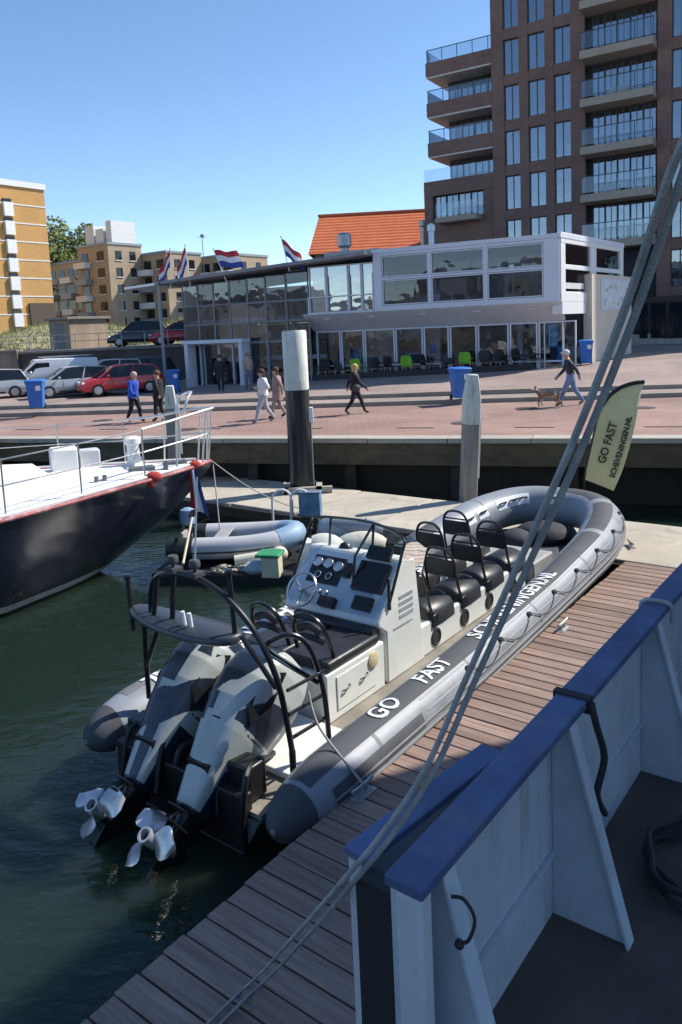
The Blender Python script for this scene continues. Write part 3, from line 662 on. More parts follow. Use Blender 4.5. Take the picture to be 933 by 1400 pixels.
m = MB(); m.tube([(.42, .3, 2.2), (.43, .38, 1.72)], .026, 8); m.tube([(.42, .55, 2.12), (.40, .62, 1.72)], .026, 8); m.build('arch_strut', M_BLACKM, arch)
for y, z in ((.3, 2.2), (.0, 2.2)):
    m = MB(); m.cyl((.42, y, z), (.42, y, z+.1), .018, n=8); m.lathe([(.04, 0), (.055, .02), (.055, .06), (.045, .08)], (.42, y, z+.09), 12); m.box(.36, .48, y-.07, y+.07, z+.02, z+.06); m.build('deck_light', mat('worn_black', (.06, .06, .062), .6), arch)
for x, y, z0, z1 in ((.42, .98, 1.5, 2.02), (.47, -.42, 1.75, 2.28)):
    m = MB(); m.cyl((x, y, z0), (x, y+.03, z1), .024, n=8); m.lathe([(.035, 0), (.04, .03), (.03, .055)], (x, y+.03, z1), 10); m.build('post', M_BLACKM, arch)
m = MB()
for y in (.14, .05): m.cyl((.38, y, 1.715), (.37, y+.015, 1.87), .02, n=10)
m.build('rod_holder', M_WHITE, arch)
m = MB(); m.cyl((.42, .0, 2.3), (.40, -.14, 3.15), .012, .006, n=6); m.build('aerial', M_WHITE_METAL, arch)
# -------------------------------- helm seat box
hb = MB().box(1.56, 2.60, -.55, .66, .40, .93).build('helm_seat', M_GEL, rib, bevel=.02)
MB().box(1.72, 2.42, -.562, -.552, .50, .86).build('locker_door', M_GEL, hb, bevel=.008)
for x in (1.80, 2.12):
    m = MB(); m.tube(smooth_path([(x, -.563, .68), (x+.02, -.59, .69), (x+.1, -.59, .70), (x+.12, -.563, .71)], 3), .008, 6); m.build('latch', M_BLACKM, hb)
MB().lathe([(.09, -.55), (.09, -.575), (.07, -.585)], (2.36, 0, .80), 20, ax='y').build('vent', mat('cream_plastic', (.62, .52, .3), .5), hb)
for y0, y1 in ((-.55, .04), (.07, .66)): MB().box(1.60, 2.52, y0, y1, .935, 1.045).build('cushion', M_CUSH, hb, bevel=.035)
m = MB(); m.cyl((2.50, -.52, 1.04), (2.50, .62, 1.04), .075, n=14); m.build('bolster', M_CUSH, hb)
for yc in (-.25, .36):
    m = MB(); m.tube(smooth_path([(1.80, yc-.24, .90), (1.74, yc-.24, 1.15), (1.66, yc-.17, 1.42), (1.63, yc, 1.50), (1.66, yc+.17, 1.42), (1.74, yc+.24, 1.15), (1.80, yc+.24, .90)]), .024, 10); hp = m.build('seat_hoop', M_BLACKM, hb)
    m = MB(); m.tube(smooth_path([(1.71, yc-.15, 1.30), (1.69, yc, 1.36), (1.71, yc+.15, 1.30)]), [.045]*16+[.045], 10); m.tube(smooth_path([(1.73, yc-.17, 1.2), (1.70, yc, 1.24), (1.73, yc+.17, 1.2)]), .04, 10); m.build('back_pad', M_CUSH, hp)
# rust stain and wash at the box foot
m = MB(); m.box(1.545, 1.555, -.60, -.30, .40, .43); m.build('rusty_trim', mat('rust_stain', (.36, .15, .05), .8, var=.5, scale=9), hb)
# -------------------------------- console
cpoly = [(2.66, .40), (2.66, 1.0), (2.50, 1.12), (2.52, 1.17), (3.06, 1.74), (3.30, 1.70), (3.46, .40)]
con = MB().prism(cpoly, -.55, .84).build('console', M_GEL, rib, bevel=.02)
def dash(y, t, h=0.): return Vector((2.52+.688*t-.726*h, y, 1.17+.726*t+.688*h))
DX = (0, -1, 0); DY = (.688, 0, .726)
def dbox(y0, y1, t0, t1, h0, h1, name, m, parent=con, bev=.006):
    b = MB(); vs = [dash(y, t, h) for h in (h0, h1) for t in (t0, t1) for y in (y0, y1)]
    b.add(vs, [(0, 2, 3, 1), (4, 5, 7, 6), (0, 1, 5, 4), (2, 6, 7, 3), (0, 4, 6, 2), (1, 3, 7, 5)]); return b.build(name, m, parent, bevel=bev)
M_DASH = mat('pale_blue_dash', (.42, .5, .56), .45, var=.08, scale=3)
dbox(-.52, .81, .03, .74, .001, .006, 'dash_panel', M_DASH)
gp = dbox(.18, .66, .30, .66, .008, .02, 'gauge_panel', M_BLACK)
for k, (y, t) in enumerate(((.58, .56), (.42, .56), (.26, .54), (.50, .40), (.34, .40))):
    b = MB(); b.cyl(dash(y, t, .02), dash(y, t, .034), .06 if k < 3 else .04, n=20); g = b.build('gauge', mat('gauge_face', (.6, .62, .62), .3) if k < 3 else M_BLACKM, gp)
    b = MB(); ctr = dash(y, t, .035); rr = .06 if k < 3 else .04
    b.tube([ctr+Vector(DX)*rr*math.cos(a)+Vector(DY)*rr*math.sin(a) for a in [2*math.pi*j/20 for j in range(20)]], .007, 6, closed=True); b.build('bezel', M_STEEL, g)
sc_ = dbox(-.47, -.06, .30, .66, .02, .09, 'chart_screen', M_BLACK); dbox(-.45, -.08, .33, .63, .0905, .092, 'screen_glass', mat('screen', (.01, .012, .015), .08), sc_, 0)
dbox(-.40, -.14, .08, .24, .008, .05, 'radio', M_BLACK); dbox(-.42, -.10, .70, .86, .04, .10, 'small_screen', M_BLACK); dbox(.04, .14, .42, .60, .01, .07, 'handset', M_BLACK)
th = dbox(.08, .30, .02, .14, .01, .09, 'throttle_box', M_BLACK)
for dy in (.14, .24):
    b = MB(); b.cyl(dash(dy, .08, .08), dash(dy, .14, .2), .012, n=8); b.ell(dash(dy, .14, .2), (.028, .028, .028)); b.build('throttle_lever', M_STEEL, th)
wc = dash(.53, .13, .16); b = MB(); wx = Vector(DX); wy = Vector((.55, 0, .83)).normalized()
b.tube([wc+wx*.2*math.cos(a)+wy*.2*math.sin(a) for a in [2*math.pi*j/28 for j in range(28)]], .016, 8, closed=True)
for a in (.5, 2.6, 4.7): b.tube([wc-(wx.cross(wy))*.02, wc+wx*.2*math.cos(a)+wy*.2*math.sin(a)], .014, 6)
b.cyl(wc-wx.cross(wy)*.0, dash(.53, .13, .0), .03, n=10); b.ell(wc, (.045, .045, .045)); b.build('steering_wheel', M_STEEL, con)
b = MB(); b.lathe([(.09, 0), (.085, .04), (.06, .08), (.02, .1)], (3.16, .36, 1.70), 16); b.build('compass', M_BLACK, con)
b = MB(); b.box(2.80, 3.2, -.556, -.551, .98, 1.0)
for k in range(4): b.box(2.93, 3.22, -.556, -.551, 1.30-k*.075, 1.34-k*.075)
b.build('marking', mat('faded_marking', (.3, .32, .34), .6), con)
# windscreen
M_WF = M_BLACKM
b = MB(); top = [(3.12, .86, 1.98), (3.20, .80, 2.06), (3.20, .0, 2.08), (3.12, -.5, 1.98)]
b.tube(smooth_path([(2.62, .86, 1.22), (2.92, .88, 1.66)]+top+[(3.0, -.56, 1.8), (2.7, -.57, 1.32)], 6), .018, 8)
for y in (.60, -.05): b.tube([(3.14, y, 1.70), (3.2, y, 2.07)], .016, 8)
b.tube([(2.72, -.05, 1.40), (2.80, -.05, 1.78), (3.2, -.05, 2.07)], .016, 8)
ws = b.build('windscreen_frame', M_WF, con)
b = MB(); b.add([(3.10, .84, 1.70), (3.14, -.52, 1.70), (3.18, -.48, 2.02), (3.19, .0, 2.06), (3.19, .79, 2.04)], [(0, 1, 2, 3, 4)]); b.add([(2.66, .865, 1.26), (3.10, .865, 1.70), (3.14, .85, 1.98), (2.93, .875, 1.66)], [(0, 1, 2, 3)]); b.build('windscreen', M_CLEAR, con, smooth=False)
b = MB(); b.add([(3.0, -.558, 1.77), (3.46, -.53, 1.45), (3.62, -.52, 1.72), (3.2, -.54, 2.0)], [(0, 1, 2, 3)]); b.build('side_screen', M_CLEAR, con, smooth=False)
b = MB(); b.box(2.70, 2.735, -.58, -.55, 1.25, 1.62); b.build('grab_bar', M_BLACKM, con, bevel=.008)
# -------------------------------- two rows of straddle seats
def row(yc, xs_, name):
    x0, x1 = xs_[0]-.22, xs_[-1]+.50
    pod = MB().prism([(x0, .40), (x0, .76), (x0+.05, .80), (x1-.12, .80), (x1, .70), (x1+.12, .40)], yc-.25, yc+.25).build(name, M_GEL, rib, bevel=.025)
    for k, x in enumerate(xs_):
        sg = -1 if yc < 0 else 1
        if k < 3 or True:
            b = MB(); b.lathe([(.115, sg*.25), (.115, sg*.262), (.09, sg*.268), (.085, sg*.258)], (x+.12, yc, .56), 22, ax='y'); b.build('porthole', M_RUBBER, pod)
        b = MB(); b.loft([[(x+dx, yc+w_*math.cos(t), .80+hh*max(0, math.sin(t))-(.10 if math.sin(t) < .2 else 0)) for t in [math.pi*(-.12+1.24*j/12) for j in range(13)]] for dx, w_, hh in ((.0, .22, .15), (.04, .255, .185), (.3, .265, .17), (.60, .255, .175), (.66, .21, .13))]); b.build('saddle_cushion', M_CUSH, pod, angle=60)
        xb = x-.03
        b = MB(); b.tube(smooth_path([(xb+.12, yc-.24, .80), (xb+.03, yc-.23, 1.05), (xb-.03, yc-.21, 1.36), (xb-.05, yc-.13, 1.5), (xb-.05, yc, 1.53), (xb-.05, yc+.13, 1.5), (xb-.03, yc+.21, 1.36), (xb+.03, yc+.23, 1.05), (xb+.12, yc+.24, .80)]), .019, 8); fr = b.build('backrest_frame', M_BLACKM, pod)
        b = MB(); b.obox((xb-.01, yc, 1.25), (.035, .42, .24), Matrix.Rotation(R(-8), 3, 'Y')); b.build('backrest', M_CUSH, fr, bevel=.015)
        b = MB(); b.tube([(xb-.02, yc-.2, 1.40), (xb-.02, yc+.2, 1.40)], .014, 6); b.build('crossbar', M_BLACKM, fr)
        [MB().box(xb+.07, xb+.20, yc+q-.01, yc+q+.01, .70, .86).build('seat_bracket', M_BLACKM, fr, bevel=.006) for q in (-.265, .265)]
row(-.28, (3.64, 4.38, 5.10, 5.86), 'seat_pod'); row(.48, (3.85, 4.60, 5.40, 6.20), 'seat_pod')
# stern line to the cleat
ml = MB(); a = rib.matrix_world if False else None
def ribw(x, y, z): return bo+Vector((.609*x-.793*y, .793*x+.609*y, z))
ml.tube(smooth_path([ribw(.80, -.96, 1.2), ribw(.75, -1.12, .92), dock(2.70, .07, .62), dock(2.70, .10, .585)], 6), .011, 6)
tag(ml.build('stern_line', M_ROPE), 'thin pale mooring line from the boat arch to the stern cleat', 'rope')
# ------------------------------------------------------------------ dark hulled sailing yacht
sy = thing('sailing_yacht', 'dark hulled sailing yacht with white deck and steel pulpit, bow pointing right', 'yacht', (-2.67, 15.3, 0), math.atan2(.43, .9))
def hull_mat():
    m, N, L, b = new_mat('yacht_hull_paint')
    tc = N.new('ShaderNodeTexCoord'); sp = N.new('ShaderNodeSeparateXYZ'); L.new(tc.outputs['Object'], sp.inputs[0])
    r = N.new('ShaderNodeValToRGB'); r.color_ramp.interpolation = 'CONSTANT'; e = r.color_ramp.elements
    mr = N.new('ShaderNodeMapRange'); mr.inputs[1].default_value = -1; mr.inputs[2].default_value = 1; L.new(sp.outputs[2], mr.inputs[0])
    e[0].position = 0; e[0].color = (.02, .018, .016, 1); e[1].position = .54; e[1].color = (.5, .49, .46, 1)
    x = e.new(.60); x.color = (.03, .033, .048, 1)
    L.new(mr.outputs[0], r.inputs[0])
    nz = N.new('ShaderNodeTexNoise'); nz.inputs['Scale'].default_value = 1.3; nz.inputs['Detail'].default_value = 8; L.new(tc.outputs['Object'], nz.inputs['Vector'])
    m2 = N.new('ShaderNodeMapRange'); m2.inputs[1].default_value = .3; m2.inputs[2].default_value = .7; m2.inputs[3].default_value = .7; m2.inputs[4].default_value = 1.5; L.new(nz.outputs[0], m2.inputs[0])
    sc = N.new('ShaderNodeVectorMath'); sc.operation = 'SCALE'; L.new(r.outputs[0], sc.inputs[0]); L.new(m2.outputs[0], sc.inputs['Scale'])
    L.new(sc.outputs[0], b.inputs['Base Color']); b.inputs['Roughness'].default_value = .22; b.inputs['Coat Weight'].default_value = .3
    return m
HB = [(0, .04), (.4, .36), (1, .76), (2, 1.36), (3, 1.98), (4, 2.5), (6, 2.95), (9, 3.0), (13, 2.6)]
ZD = [(0, 1.88), (1, 1.84), (3, 1.78), (6, 1.68), (13, 1.62)]
ZK = [(0, 1.78), (.5, 1.25), (1, .82), (2.3, .0), (3, -.4), (4, -.8), (6, -1.2), (13, -.8)]
sta = [0, .2, .4, .7, 1, 1.5, 2, 2.5, 3, 3.5, 4, 5, 6, 7.5, 9, 11, 13]
def sec(a):
    hb, zd, zk = interp(HB, a), interp(ZD, a), interp(ZK, a); e = interp([(0, .9), (2, .6), (4, .36), (8, .3)], a)
    half = [(hb*(t**e), lerp(zk, zd, t)) for t in (1, .9, .78, .65, .5, .36, .24, .13, .05)]
    return [(-a, y, z) for y, z in half]+[(-a, 0, zk)]+[(-a, -y, z) for y, z in reversed(half)]
MB().loft([sec(a) for a in sta], closed=False).build('hull', hull_mat(), sy, angle=60)
d = MB(); rings = []
for a in sta:
    hb, zd = interp(HB, a), interp(ZD, a); rings.append([(-a, hb*.985*k, zd+.012+min(.16, hb*.1)*(1-k*k)) for k in (-1, -.7, -.35, 0, .35, .7, 1)])
d.loft(rings, closed=False); d.build('deck', mat('yacht_deck_white', (.76, .75, .72), .6, var=.07, scale=1.5, dirt=((.5, .45, .36), 1.8, .5)), sy, angle=60)
for sg in (-1, 1):
    m = MB(); m.tube([(-a, sg*interp(HB, a), interp(ZD, a)+.005) for a in [i*.25 for i in range(52)]], .035, 8); m.build('rubbing_rail', mat('faded_red', (.36, .10, .10), .6, var=.5, scale=5, dirt=((.6, .5, .47), 4, .8)), sy)
    m = MB(); m.tube([(-a, sg*max(0, interp(HB, a)-.05), interp(ZD, a)+.06) for a in [i*.25 for i in range(1, 52)]], .022, 6); m.build('toe_rail', M_WHITE, sy)
cr = MB(); rr = []
for a, hw, hh in ((3.0, .25, .05), (3.3, .75, .28), (4.5, 1.15, .38), (7, 1.5, .42), (11, 1.5, .42)):
    zd = interp(ZD, a)+.1; rr.append([(-a, -hw, zd), (-a, -hw*.93, zd+hh*.8), (-a, -hw*.6, zd+hh), (-a, hw*.6, zd+hh), (-a, hw*.93, zd+hh*.8), (-a, hw, zd)])
cr.loft(rr); cr.build('coachroof', MATS['yacht_deck_white'], sy)
# guard rails
def gp_(a, sg, h): return (-a, sg*max(0.02, interp(HB, a)-.1), interp(ZD, a)+.02+h)
for sg in (-1, 1):
    for a in (1.5, 2.7, 3.9, 5.4, 7.0, 9.0):
        m = MB(); m.cyl(gp_(a, sg, 0), gp_(a, sg, .92), .015, n=8); m.lathe([(.04, 0), (.04, .015), (.02, .03)], gp_(a, sg, 0), 10); m.build('stanchion', M_STEEL, sy)
    for h in (.5, .9):
        m = MB(); m.tube([gp_(a, sg, h) for a in (1.5, 2.1, 2.7, 3.3, 3.9, 5.4, 7.0, 9.0)], .011, 6); m.build('guard_wire', M_STEEL, sy)
m = MB()
m.tube(smooth_path([gp_(1.5, -1, .92), gp_(.9, -1, .96), (-.25, -.30, 2.92), (.05, -.12, 2.95), (.12, 0, 2.96), (.05, .12, 2.95), (-.25, .30, 2.92), gp_(.9, 1, .96), gp_(1.5, 1, .92)]), .026, 8)
m.tube(smooth_path([gp_(1.5, -1, .5), gp_(.9, -1, .52), (-.25, -.26, 2.44), (0, 0, 2.46), (-.25, .26, 2.44), gp_(.9, 1, .52), gp_(1.5, 1, .5)]), .016, 8)
for sg in (-1, 1):
    m.tube([(-.2, sg*.16, 1.9), (-.08, sg*.2, 2.94)], .018, 8); m.tube([gp_(.8, sg, 0), gp_(.75, sg, .96)], .018, 8); m.tube([(-.05, sg*.07, 1.9), (.06, sg*.11, 2.95)], .016, 8)
m.tube(smooth_path([(-.55, -.3, 2.92), (-.45, -.28, 3.2), (-.3, 0, 3.3), (-.45, .28, 3.2), (-.55, .3, 2.92)]), .026, 8)
m.build('pulpit', mat('pulpit_steel', (.68, .67, .64), .35, .6, var=.1), sy)
m = MB(); m.box(-2.95, -2.45, .45, 1.0, 1.90, 2.36); m.build('deck_locker', M_WHITE, sy, bevel=.04)
m = MB(); m.box(-2.40, -2.02, .70, 1.05, 1.90, 2.26); m.build('deck_locker', mat('grey_white', (.55, .56, .57), .5), sy, bevel=.03)
m = MB(); m.lathe([(.17, 0), (.17, .05), (.13, .08), (.12, .42), (.16, .46), (.16, .56), (.09, .60)], (-1.45, .30, 1.9), 16); m.cyl((-1.45, -.05, 2.1), (-1.45, .65, 2.1), .09, n=12); m.build('anchor_windlass', M_WHITE, sy)
m = MB(); m.box(-1.65, -1.2, -.45, -.2, 1.88, 1.98); m.box(-.9, -.5, -.12, .12, 1.86, 1.97); m.cyl((-1.0, -.45, 1.85), (-1.0, -.45, 2.05), .05, n=10); m.cyl((-2.2, -.9, 1.85), (-2.2, -.9, 2.0), .04, n=8); m.cyl((-2.35, -.95, 1.85), (-2.35, -.95, 2.0), .04, n=8); m.build('deck_fitting', mat('grey_fitting', (.2, .2, .21), .5, .4), sy)
for a, r in ((1.35, .11), (.42, .09)):
    p = (-a, -interp(HB, a), interp(ZD, a)+.04); m = MB(); m.ell(p, (r*1.4, r*.6, r), 12, 8); m.ell((p[0]-.06, p[1]-.02, p[2]-.09), (r*.8, r*.35, r*1.1), 10, 6); m.build('red_cloth', mat('red_cloth', (.5, .05, .045), .8, bump=.5, bscale=20), sy)
def sail_w(x, y, z): q = math.atan2(.43, .9); return Vector((-2.67+x*math.cos(q)-y*math.sin(q), 15.3+x*math.sin(q)+y*math.cos(q), z))

M_RED = mat('flag_red', (.45, .03, .035), .75, var=.12, bump=.2, bscale=12); M_FW = mat('flag_white', (.72, .72, .72), .75, var=.06); M_BLUE = mat('flag_blue', (.035, .06, .28), .75, var=.12)
# limp flag below the yacht's bow
fl = thing('hanging_flag', 'limp red white and blue flag hanging below the yacht\'s bow', 'flag', (-2.93, 14.72, 0.))
m = MB(); nx, nz = 12, 10
for side in (0, 1):
    for i in range(nz+1):
        for j in range(nx+1):
            u_, v_ = j/nx, i/nz; w_ = .13+.20*v_
            m.v.append(((u_-.5)*w_*1.15+.10*v_, .05*math.sin(u_*9+v_*2)*(.4+v_)+side*.006, 1.82-.88*v_+.06*math.sin(u_*5)*v_))
n1 = (nx+1)*(nz+1)
for side in (0, 1):
    for i in range(nz):
        for j in range(nx):
            q = side*n1+i*(nx+1)+j; m.f.append((q, q+1, q+nx+2, q+nx+1)); m.m.append(0 if j < 4 else (1 if j < 8 else 2))
m.build('cloth', [M_RED, M_FW, M_BLUE], fl, angle=80); MB().cyl((0.0, 0, 1.60), (-.02, .02, 2.0), .012, n=6).build('staff', M_WHITE_METAL, fl)

ml = MB(); ml.tube(smooth_path([sail_w(.0, -.05, 1.9), (-2.0, 15.7, 1.25), (-1.3, 16.1, .75), (-.8, 16.3, .56)], 8), .012, 6); tag(ml.build('bow_line', M_ROPE), 'thin mooring line from the yacht\'s bow to the pontoon', 'rope')
ml = MB(); ml.tube(smooth_path([sail_w(.05, .0, 1.86), (-2.52, 14.9, 1.2), (-2.45, 14.6, .62)], 8), .013, 6); tag(ml.build('anchor_rope', M_ROPE), 'pale rope hanging straight down from the yacht\'s stem to the dinghy', 'rope')

# ------------------------------------------------------------------ tender and clutter between the boats
M_DG = mat('tender_grey', (.47, .48, .5), .5, var=.1, scale=3, dirt=((.3, .28, .25), 3, .5)); M_DGB = mat('tender_blue', (.24, .35, .47), .55, var=.2, scale=4); M_DGD = mat('tender_dark', (.018, .03, .026), .5, var=.2)
dg = thing('inflatable_tender', 'light grey inflatable tender with pale blue bow resting on a dark raft', 'dinghy', (-3.25, 14.35, .42), R(-4))
pth = smooth_path([(0, -.5, .08), (.6, -.52, .08), (1.4, -.5, .09), (2.0, -.36, .14), (2.30, 0, .2), (2.0, .36, .14), (1.4, .5, .09), (.6, .52, .08), (0, .5, .08)], 6)
def sub_tube(i0, i1, r, mt_, nm, par): m = MB(); m.tube(pth[i0:i1+1], r, 14); return m.build(nm, mt_, par, angle=60)
tb = sub_tube(0, 48, [.13, .17, .19]+[.205]*43+[.19, .17, .13], M_DG, 'tube', dg)
for i0, i1 in ((0, 5), (43, 48)): sub_tube(i0, i1, .212, M_DGD, 'end_cone', tb)
sub_tube(18, 30, .212, M_DGB, 'bow_cover', tb)
m = MB(); m.tube([Vector(p)+Vector((0, -.2 if p.y < 0 else .2, -.03)) for p in pth[4:20]], .018, 6); m.build('strake', M_DGD, tb)
MB().box(.18, .24, -.34, .34, -.1, .33).build('transom', mat('tender_transom', (.35, .33, .3), .6), dg, bevel=.01); MB().box(.2, 1.9, -.4, .4, -.08, -.02).build('floor', M_DGD, dg)
MB().box(.8, 1.05, -.45, .45, .2, .24).build('thwart', mat('thwart', (.3, .3, .3), .6), dg, bevel=.01)
ob = thing('small_outboard', 'small outboard motor under a pale blue cover on the tender', 'outboard', (-3.02, 14.42, .70), R(-4))
m = MB(); m.loft([[(r*1.25*math.cos(t), r*math.sin(t), z) for t in [2*math.pi*j/14 for j in range(14)]] for r, z in ((.07, .1), (.12, .14), (.13, .3), (.11, .4), (.05, .44))]); m.build('cover', mat('cover_blue', (.25, .38, .55), .7, bump=.6, bscale=14, var=.2), ob)
m = MB(); m.box(-.05, .05, -.04, .04, -.45, .12); m.box(.0, .14, -.06, .06, -.05, .06); m.build('leg', M_DGD, ob); m = MB(); m.tube([(.08, 0, .1), (.4, .03, .2)], .014, 6); m.build('tiller', M_BLACK, ob)
oar = thing('oar', 'pale wooden oar leaning out of the tender towards the speedboat', 'oar', (0, 0, 0)); m = MB(); m.cyl((-2.86, 14.1, 1.05), (-2.75, 12.5, .62), .022, n=8); m.build('shaft', mat('pale_wood', (.55, .48, .36), .6), oar)
m = MB(); m.obox((-2.865, 14.2, 1.08), (.13, .35, .02), Matrix.Rotation(R(8), 3, 'X')); m.build('blade', M_BLACK, oar, bevel=.008)

m = MB(); m.obox((0, 0, 0), (2.7, 1.25, .26)); rf = m.build('raft', mat('raft_black', (.012, .013, .013), .6, var=.3, bump=.3, bscale=8), None, bevel=.04); rf.location = (-2.1, 13.75, .08); rf.rotation_euler = (0, 0, R(-8))
tag(rf, 'low black floating raft under the light grey tender', 'raft')
cr_ = thing('crate', 'white plastic box with green lid on the raft edge', 'box', (-1.32, 13.05, .16), R(-12)); MB().box(-.16, .16, -.13, .13, 0, .36).build('body', mat('cream_box', (.6, .58, .42), .6, dirt=((.3, .3, .12), 4, .7)), cr_, bevel=.015)
MB().box(-.26, .18, -.16, .26, .365, .42).build('lid', mat('green_lid', (.03, .26, .11), .6, var=.3), cr_, bevel=.02)
sk = MB(); sk.cyl((-2.02, 13.42, .35), (-1.32, 13.5, .40), .10, .11, 12); sk.ell((-1.22, 13.5, .42), (.16, .14, .14)); tag(sk.build('fender', mat('cream_fender', (.66, .62, .5), .5, dirt=((.4, .36, .26), 3, .6))), 'cream cylindrical fender lying in front of the tender', 'fender')
m = MB()
for i in range(26):
    p = (-2.5+random.random()*1.1, 13.15+random.random()*.3, .22+random.random()*.08); m.tube(smooth_path([p, (p[0]+.12, p[1]-.08, p[2]+.07*random.random()), (p[0]+.2, p[1]+.1*random.random(), p[2])], 4), .016, 5)
tag(m.build('rope_tangle', mat('dirty_rope', (.45, .42, .33), .9)), 'tangle of pale dirty rope on the raft', 'rope')
m = MB(); m.ell((-1.62, 13.2, .28), (.26, .2, .12), 12, 8); m.ell((-1.45, 13.1, .30), (.2, .16, .1), 12, 8); tag(m.build('tarpaulin', mat('grey_tarp', (.35, .42, .47), .6, bump=.9, bscale=7)), 'crumpled grey blue tarpaulin beside the green lidded box', 'tarpaulin')
for (x, y, z, sx, sy_, sz, lab) in ((-.42, 13.5, .46, .42, .3, .3, 'cream canvas bag behind the speedboat\'s windscreen, larger one'), (.28, 13.9, .42, .5, .25, .24, 'pale cream bag right of the larger canvas bag')):
    m = MB(); m.ell((0, 0, 0), (sx, sy_, sz), 16, 10); o = m.build('canvas_bag', mat('cream_canvas', (.62, .58, .48), .8, var=.15, scale=3, bump=.9, bscale=5)); o.location = (x, y, z); tag(o, lab, 'bag')
b2 = thing('folded_inflatable', 'rolled dark blue grey inflatable lying by the pontoon edge', 'inflatable', (.1, 14.35, .62), R(-14))
m = MB(); m.tube(smooth_path([(-.62, 0, 0), (-.3, .02, .03), (.2, 0, .02), (.62, -.02, -.03)]), [.06, .12, .15]+[.16]*18+[.15, .12, .07, .05], 12); m.build('roll', mat('blue_grey_rubber', (.16, .2, .26), .6, bump=.4, bscale=8), b2)
MB().tube([(.3, 0, -.17), (.3, .17, 0), (.3, 0, .185), (.3, -.17, 0)], .012, 6, closed=True).build('strap', M_BLACK, b2)
rf2 = MB().box(-1.3, 1.5, -.5, .5, -.1, .14); o = rf2.build('raft', MATS['raft_black'], None, bevel=.04); o.location = (-.1, 13.85, .08); o.rotation_euler = (0, 0, R(-25)); tag(o, 'low black float carrying the cream canvas bags', 'raft')

# ladder handrails on the pontoon
ld = thing('boarding_ladder', 'white tubular boarding ladder hoops with blue box on the pontoon', 'ladder', (-1.05, 15.95, .5), R(-10))
for y, x in ((0, -.28), (.05, .12)):
    m = MB(); m.tube(smooth_path([(x-.2, -.05, -.3), (x-.2, -.05, .35), (x-.13, -.03, .52), (x, 0, .58), (x+.13, .03, .52), (x+.2, .05, .35), (x+.2, .05, 0)], 6), .026, 8); m.build('hoop', M_WHITE_METAL, ld)
bx_ = thing('utility_box', 'weathered blue box behind the ladder hoops on the pontoon', 'box', (-.72, 15.95, .5), R(-10)); MB().box(-.24, .22, -.1, .14, 0, .5).build('body', mat('worn_blue', (.10, .22, .34), .6, var=.35, scale=6, dirt=((.35, .4, .42), 5, .8)), bx_, bevel=.02); MB().box(-.26, .24, -.12, .16, .502, .53).build('lid', mat('worn_blue2', (.14, .2, .25), .6), bx_, bevel=.01)

# ------------------------------------------------------------------ piles
def mossy_white():
    return MATS.get('mossy_white_paint') or streak_mat('mossy_white_paint', (.66, .65, .58), (.2, .21, .06), .95, .65)
p = thing('guide_pile', 'tall black steel guide pile with moss stained white top', 'pile', (-1.03, 18.55, 0)); a_ = (-.06, 0)
m = MB(); m.lathe([(.29, -2), (.29, 3.02)], n=28); m.build('shaft', mat('black_pile', (.013, .015, .018), .33, var=.4, scale=1.5, coat=.2), p)
m = MB(); m.lathe([(.295, 3.0), (.295, 4.38), (.27, 4.42)], n=28); m.build('white_top', mossy_white(), p)
m = MB(); m.box(.24, .36, -.12, .12, 2.2, 2.55); m.build('sign_plate', M_WHITE, p); m = MB(); m.box(-.42, .75, -.42, -.28, .52, .66); m.box(-.42, .5, .28, .42, .52, .66); m.box(-.46, -.32, -.42, .42, .52, .66); m.box(.36, .5, -.42, .42, .52, .66); m.build('guide_bracket', M_CONC, p)
m = MB(); m.tube([(.30, -.05, .6), (.30, -.05, 2.2)], .02, 6); m.build('conduit', M_GALV, p)
def wood_pile(label, loc, top, w, split, tilt=0.):
    p = thing('mooring_pile', label, 'pile', loc); p.rotation_euler = (0, tilt, R(8))
    m = MB(); h = w/2; m.box(-h, h, -h, h, -2, split); m.build('shaft', mat('grey_pile_wood', (.27, .25, .215), .8, var=.35, scale=2, stretch=(3, 3, .4), bump=.5, bscale=10), p, bevel=.03)
    m = MB(); m.loft([[(-h*k-.004, -h*k-.004, z), (h*k+.004, -h*k-.004, z), (h*k+.004, h*k+.004, z), (-h*k-.004, h*k+.004, z)] for k, z in ((1, split), (1, top-.55), (.62, top))]); m.build('white_top', mossy_white(), p, bevel=.02)
    m = MB(); m.box(h+.005, h+.06, -.05, .05, split-1.2, split+.35); m.build('side_strip', M_WHITE, p); return p  # white strip along one side of the pile
wood_pile('grey wooden mooring pile with white pointed top right of centre', (2.72, 16.75, 0), 3.3, .33, 2.2, R(3.5))
wood_pile('wooden mooring pile with white top behind the yacht\'s pulpit', (-4.40, 19.9, 0), 3.15, .30, 2.55)
wood_pile('white topped mooring pile at the left edge of the picture', (-10.15, 21.8, 0), 3.05, .30, 2.3)

